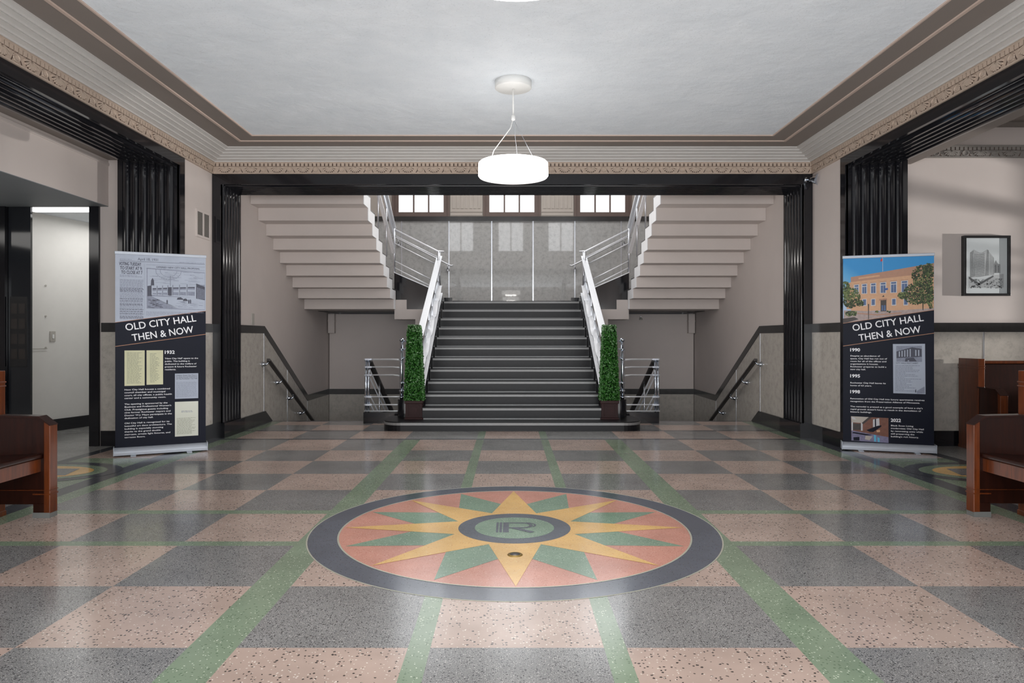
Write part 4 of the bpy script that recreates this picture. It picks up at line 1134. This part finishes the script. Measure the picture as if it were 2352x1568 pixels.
tree_blob(1190, 460, 150, 150, 520, [0, 2, 1], [5, 4, 1]); tree_blob(1130, 700, 210, 150, 800, [0, 1, 2], [4, 2, 4]); tree_blob(1270, 380, 60, 90, 130, [0, 2, 1], [5, 3, 2]); tree_blob(1300, 720, 60, 180, 300, [2, 0, 1], [5, 4, 1]); tree_blob(920, 720, 70, 45, 110, [1, 0, 2], [5, 4, 1])
tree_blob(110, 620, 70, 110, 220, [0, 2, 1], [5, 3, 2]); tree_blob(190, 740, 130, 140, 500, [1, 0, 2], [5, 4, 1]); tree_blob(320, 820, 50, 40, 80, [1, 0, 2]); tree_blob(190, 960, 90, 35, 110, [2, 0, 1]); tree_blob(555, 938, 22, 12, 12, [2, 0, 1]); tree_blob(722, 940, 22, 12, 12, [2, 0, 1])
e.build('tree_picture', ['tree1', 'tree2', 'tree3'], ph)
headline(sR, W, Y2)
year(sR, W, '1990', .083, 1.047, Y1)
para(sR, W, .083, .983, ['Despite an abundance of', 'space, City Hall has run out of', 'room for all of the offices and', 'organizations it houses.', 'Rochester prepares to build a', 'new city hall.'], Y1, .41)
year(sR, W, '1995', .083, .775, Y1)
para(sR, W, .083, .702, ['Rochester City Hall leaves its', 'home of 63 years.'], Y1, .395)
year(sR, W, '1998', .083, .610, Y1)
para(sR, W, .083, .537, ['Renovation of Old City Hall into luxury apartments receives', 'recognition from the Preservation Alliance of Minnesota.'], Y1, .815)
para(sR, W, .083, .455, ["The remodel is praised as a good example of how a city's", "rapid growth doesn't have to result in the demolition of", 'historic buildings.'], Y1, .795)
year(sR, W, '2022', .535, .326, Y1)
para(sR, W, .535, .270, ['Black Swan Living', 'modernizes Old City Hall', 'by renovating units while', 'still preserving the', "building's rich history."], Y1, .355)
def C(x, y): return (-W / 2 + (x - 95) / 1158 * W, 1.17 - (4 + y / 5.6) * .00449)
e = Sheet()
def cp(pts, y, mi): e.p([C(*q) for q in pts], y, mi)
cp([(740, 55), (1142, 50), (1148, 688), (745, 684)], Y1, 0)
cp([(782, 80), (1102, 76), (1104, 280), (784, 280)], Y2, 1)
cp([(784, 150), (980, 95), (1100, 115), (1102, 215), (786, 235)], Y3, 2)
for k in range(5): cp([(815 + k * 34, 150 - k * 8), (828 + k * 34, 148 - k * 8), (828 + k * 34, 215), (815 + k * 34, 218)], Y4, 0)
for k in range(2): cp([(1020 + k * 36, 128), (1034 + k * 36, 130), (1034 + k * 36, 205), (1020 + k * 36, 205)], Y4, 0)
cp([(900, 235), (1000, 225), (1040, 275), (890, 278)], Y3, 2); cp([(925, 262), (945, 262), (945, 272), (925, 272)], Y4, 0)
text_lines(e, C(770, 0)[0], C(1120, 0)[0], C(0, 660)[1], C(0, 320)[1], 18, Y2, 1, .7, .4)
cp([(1040, 650), (1135, 590), (1138, 680), (1040, 682)], Y3, 1); cp([(1018, 640), (1030, 625), (1034, 668), (1018, 668)], Y3, 2)
fs = e.build('fact_sheet_print', ['news', 'news_mid', 'news_dark'], sR)
put_text('fact_sheet_title', 'CITY HALL FACT SHEET', .017, C(780, 0)[0], C(0, 305)[1], Y2, 'news_dark', fs, width=.24 * W, bold=.0004)
e = Sheet()
cp([(200, 997), (683, 1005), (685, 1325), (205, 1312)], Y1, 0)
cp([(205, 1180), (683, 1250), (685, 1325), (205, 1312)], Y2, 1)
cp([(200, 997), (430, 1000), (340, 1080), (205, 1075)], Y2, 2); cp([(205, 1010), (240, 1008), (270, 1040), (220, 1035)], Y3, 6)
cp([(205, 1075), (225, 1075), (225, 1180), (205, 1185)], Y2, 6); cp([(330, 1080), (352, 1080), (352, 1180), (330, 1180)], Y2, 6)
cp([(225, 1090), (330, 1090), (330, 1170), (225, 1175)], Y2, 3)
cp([(430, 1000), (470, 1003), (360, 1095), (340, 1080)], Y3, 3)
cp([(485, 1030), (565, 1010), (570, 1105), (485, 1130)], Y3, 6); cp([(508, 1025), (524, 1020), (526, 1118), (510, 1122)], Y4, 4)
cp([(400, 1170), (540, 1110), (595, 1100), (590, 1120), (490, 1190), (440, 1190)], Y4, 4)
cp([(530, 1165), (575, 1160), (575, 1190), (535, 1192)], Y4, 5)
cp([(495, 1225), (525, 1235), (525, 1315), (500, 1312)], Y4, 7); cp([(540, 1255), (572, 1265), (572, 1318), (545, 1316)], Y4, 7)
cp([(230, 1200), (480, 1230), (400, 1240), (215, 1215)], Y3, 4); cp([(230, 1270), (310, 1262), (310, 1310), (235, 1310)], Y3, 4); cp([(390, 1240), (480, 1250), (440, 1300), (380, 1290)], Y3, 2)
e.build('lobby_picture', ['brick', 'mauve', 'panel', 'photo_dark', 'print_navy', 'tan', 'photo_white', 'cyan'], sR)

# ------------------------------------------------------------------ FRAMED DRAWING
fx0, fx1, fz0, fz1 = 4.868, 5.372, 1.625, 2.275
t = thing('framed_drawing', 'black framed pencil drawing of a tall city building on the cream wall', 'picture', ((fx0 + fx1) / 2, EY, (fz0 + fz1) / 2))
hw, hh = (fx1 - fx0) / 2, (fz1 - fz0) / 2; ft = .026
b = MB()
for (a0, a1, c0, c1) in ((-hw, hw, hh - ft, hh), (-hw, hw, -hh, -hh + ft), (-hw, -hw + ft, -hh + ft, hh - ft), (hw - ft, hw, -hh + ft, hh - ft)): b.box(a0, a1, -.055, -.001, c0, c1)
b.build('frame', 'frame_black', t, bevel=.003)
b = MB(); b.box(-hw + ft, hw - ft, -.030, -.002, -hh + ft, hh - ft); pp = b.build('paper', 'mat', t)
e = Sheet(); y0 = -.0306
def D(x, y): return ((x - 648) / 345 * 2 * hw * 1.0, -(y - 1222) / 440 * 2 * hh)
def dp(pts, mi, k=0): e.p([D(*q) for q in pts], y0 - k * .0004, mi)
dp([(530, 1125), (555, 1102), (610, 1130), (655, 1102), (705, 1160), (708, 1290), (530, 1310)], 0, 0)
dp([(655, 1102), (668, 1110), (668, 1290), (640, 1295)], 1, 1); dp([(530, 1125), (555, 1110), (560, 1300), (530, 1310)], 1, 1)
for i in range(14):
    yy = 1135 + i * 12; dp([(560, yy), (600, yy + 6), (638, yy - 2), (638, yy + 3), (600, yy + 11), (560, yy + 5)], 1, 1)
for i in range(7): dp([(562 + i * 11, 1120 + (5 if i < 4 else 0)), (564 + i * 11, 1122), (564 + i * 11, 1298), (562 + i * 11, 1298)], 1, 1)
for i in range(5): dp([(676 + i * 7, 1140 + i * 6), (678 + i * 7, 1140 + i * 6), (678 + i * 7, 1285), (676 + i * 7, 1285)], 1, 1)
dp([(706, 1210), (720, 1180), (734, 1205), (752, 1212), (752, 1275), (706, 1275)], 1, 0); dp([(716, 1215), (722, 1215), (722, 1272), (716, 1272)], 2, 1); dp([(736, 1220), (742, 1220), (742, 1272), (736, 1272)], 2, 1)
dp([(520, 1300), (590, 1345), (700, 1290), (778, 1280), (778, 1380), (520, 1385)], 0, 0)
for i in range(120):
    x, y = random.uniform(530, 770), random.uniform(1315, 1382); w = random.uniform(3, 14); hgt = random.uniform(2, 9)
    dp([(x, y), (min(778, x + w), y - 1), (min(778, x + w), y + hgt), (x, y + hgt)], random.choice((1, 1, 2)), 1)
dp([(520, 1300), (600, 1352), (600, 1364), (520, 1316)], 2, 2); dp([(575, 1360), (700, 1292), (704, 1302), (585, 1372)], 2, 2)
e.build('drawing', ['sketch1', 'sketch2', 'sketch3'], pp)

# ------------------------------------------------------------------ SMALL FIXTURES
t = thing('wall_vent', 'small cream vent with two dark panes high on the left wall', 'vent', (-HW, 8.11, 2.455), PI / 2)
b = MB()
for (a0, a1, c0, c1) in ((-.185, .185, .13, .155), (-.185, .185, -.155, -.13), (-.185, -.16, -.13, .13), (.16, .185, -.13, .13), (-.012, .012, -.13, .13)): b.box(a0, a1, -.015, 0, c0, c1)
b.build('frame', 'cream', t)
for s in (-1, 1):
    b = MB(); b.box(s * .012, s * .16, -.006, 0, -.13, .13); b.build('mesh_pane', 'vent', t)
t = thing('spotlight', 'small chrome bell-shaped spotlight at the top of the right wall', 'spotlight', (3.44, 8.355, 3.02))
b = MB(); prof = [(0, 0), (.016, 0), (.016, .04), (.028, .05), (.028, .075), (.04, .095), (.062, .15), (.066, .155), (.058, .15), (.0, .11)]
b.lathe(prof, 0, 0, 24); rot = Matrix.Rotation(math.radians(98), 4, Vector((.75, .5, 0)).normalized()); b.xf(rot); b.build('bell', 'chrome', t)
b = MB(); b.lathe([(0, -.012), (.03, -.012), (.03, .008), (0, .008)], 0, 0, 18); b.xf(rot); b.build('mount', 'chrome', t)
t = thing('blank_plate', 'small cream cover plate above the black band of the left stair wall', 'wall plate', (-(AX + .02), 9.47, 1.42), PI / 2)
b = MB(); b.box(-.045, .045, -.008, 0, -.075, .075); b.build('plate', 'switch', t, bevel=.003)
for sx in (-1, 1):
    t = thing('conduit_box', 'small cream conduit box under the %s upper flight' % ('left' if sx < 0 else 'right'), 'conduit box', (sx * 3.36, 13.40, 1.42))
    b = MB(); b.box(-.06, .06, -.10, .02, -.16, .20); b.build('cover', 'cream', t, bevel=.006)
    b = MB(); b.box(-.065, .065, -.105, .02, .06, .075); b.build('lid_lip', 'cream', t)
t = thing('sprinkler_head', 'small pale sprinkler on the wall below the right upper flight', 'sprinkler', (2.42, 13.42, 1.56))
b = MB(); b.tube([(0, 0, 0), (0, -.08, 0)], .012, 8); b.build('pipe', 'steel', t)
b = MB(); b.lathe([(0, -.05), (.03, -.05), (.03, -.045), (.012, 0), (0, 0)], 0, -.08, 12); b.build('head', 'switch', t)

# ------------------------------------------------------------------ LIGHTS
def area(name, loc, rot, size, power, col=(1, 1, 1), sy_=None, spread=None):
    l = bpy.data.lights.new(name, 'AREA'); l.energy = power; l.color = col; l.shape = 'RECTANGLE'; l.size = size; l.size_y = sy_ or size
    if spread: l.spread = spread
    o = bpy.data.objects.new(name, l); COL.objects.link(o); o.location = loc; o.rotation_euler = rot; return o
def point(name, loc, power, col, r=.1):
    l = bpy.data.lights.new(name, 'POINT'); l.energy = power; l.color = col; l.shadow_soft_size = r
    o = bpy.data.objects.new(name, l); COL.objects.link(o); o.location = loc; return o
R = math.radians
area('entrance_daylight', (0, YR + .1, 1.7), (R(101), 0, 0), 6.8, 330, (.95, .98, 1.0), 2.4)
for y in (6.05, 2.605):
    area('pendant_uplight', (0, y, 2.68), (R(180), 0, 0), .5, 1.2, (1.0, .98, .96))
    area('pendant_downlight', (0, y, 2.52), (0, 0, 0), .34, 19, (1.0, .96, .91))
area('added_entrance_upfill', (0, -1.3, .06), (R(180), 0, 0), 6.4, 130, (.97, .99, 1.0), 2.2)  # added lamp at floor level behind the camera, brightens the ceiling
for sx in (-1, 1): area('added_stair_side_fill', (sx * .2, 9.75, 2.35), (0, R(-sx * 90), 0), .8, 15, (1, .975, .95), .8)  # added pair of lamps without fixtures, brighten the stair side walls
area('added_ceiling_fill', (0, 5.4, .03), (R(180), 0, 0), 5.0, 58, (.98, .99, 1.0), 4.6)  # added upward lamp on the hall floor, lifts the rear ceiling
area('added_lobby_fill_left', (-6.6, 4.5, 2.58), (0, 0, 0), 2.0, 55, (1, .97, .93), 3.0)  # added fill lamp for the left lobby, no fixture there
area('added_lobby_fill_right', (6.4, 3.5, 3.5), (0, 0, 0), 2.2, 14, (1, .97, .94), 3.0)  # right lobby fill, likewise added without a fixture
area('corridor_ceiling_light', (-5.0, 9.2, 2.66), (0, 0, 0), .9, 12, (1, .99, .97), 1.2)
area('stair_window_light', (0, BY - .1, 4.5), (R(-90), 0, 0), 4.6, 34, (.93, .97, 1.0), 1.5)
area('added_stairhall_fill', (0, 11.6, 6.3), (0, 0, 0), 3.0, 130, (1, .98, .95), 2.5)  # added overhead fill for the stairwell, not an actual fitting
l = bpy.data.lights.new('low_sun_through_window', 'SPOT'); l.energy = 1900; l.color = (1, .96, .92); l.spot_size = R(26); l.spot_blend = .25; l.shadow_soft_size = .035
o = bpy.data.objects.new('low_sun_through_window', l); COL.objects.link(o); o.location = (11.2, 6.02, 1.45)
o.rotation_euler = (Vector((4.0, 7.6, 2.0)) - Vector(o.location)).to_track_quat('-Z', 'Y').to_euler()

w = bpy.data.worlds.new('world'); SC.world = w; w.use_nodes = True
w.node_tree.nodes['Background'].inputs[0].default_value = (.75, .8, .88, 1); w.node_tree.nodes['Background'].inputs[1].default_value = .35

# ------------------------------------------------------------------ CAMERA
cam = bpy.data.cameras.new('camera'); co = bpy.data.objects.new('camera', cam); COL.objects.link(co)
co.location = (-.027, 0, 1.17); co.rotation_euler = (R(90), 0, 0)
cam.sensor_width = 36; cam.lens = 1640 / 2352 * 36
cam.shift_x = 4.5 / 2352; cam.shift_y = -8 / 2352; cam.clip_start = .05
SC.camera = co
SC.view_settings.view_transform = 'Standard'
SC.view_settings.look = 'None'
SC.view_settings.exposure = 0.0
SC.cycles.use_denoising = True
SC.cycles.max_bounces = 8
SC.cycles.diffuse_bounces = 5
SC.cycles.glossy_bounces = 4
SC.cycles.sample_clamp_indirect = 6
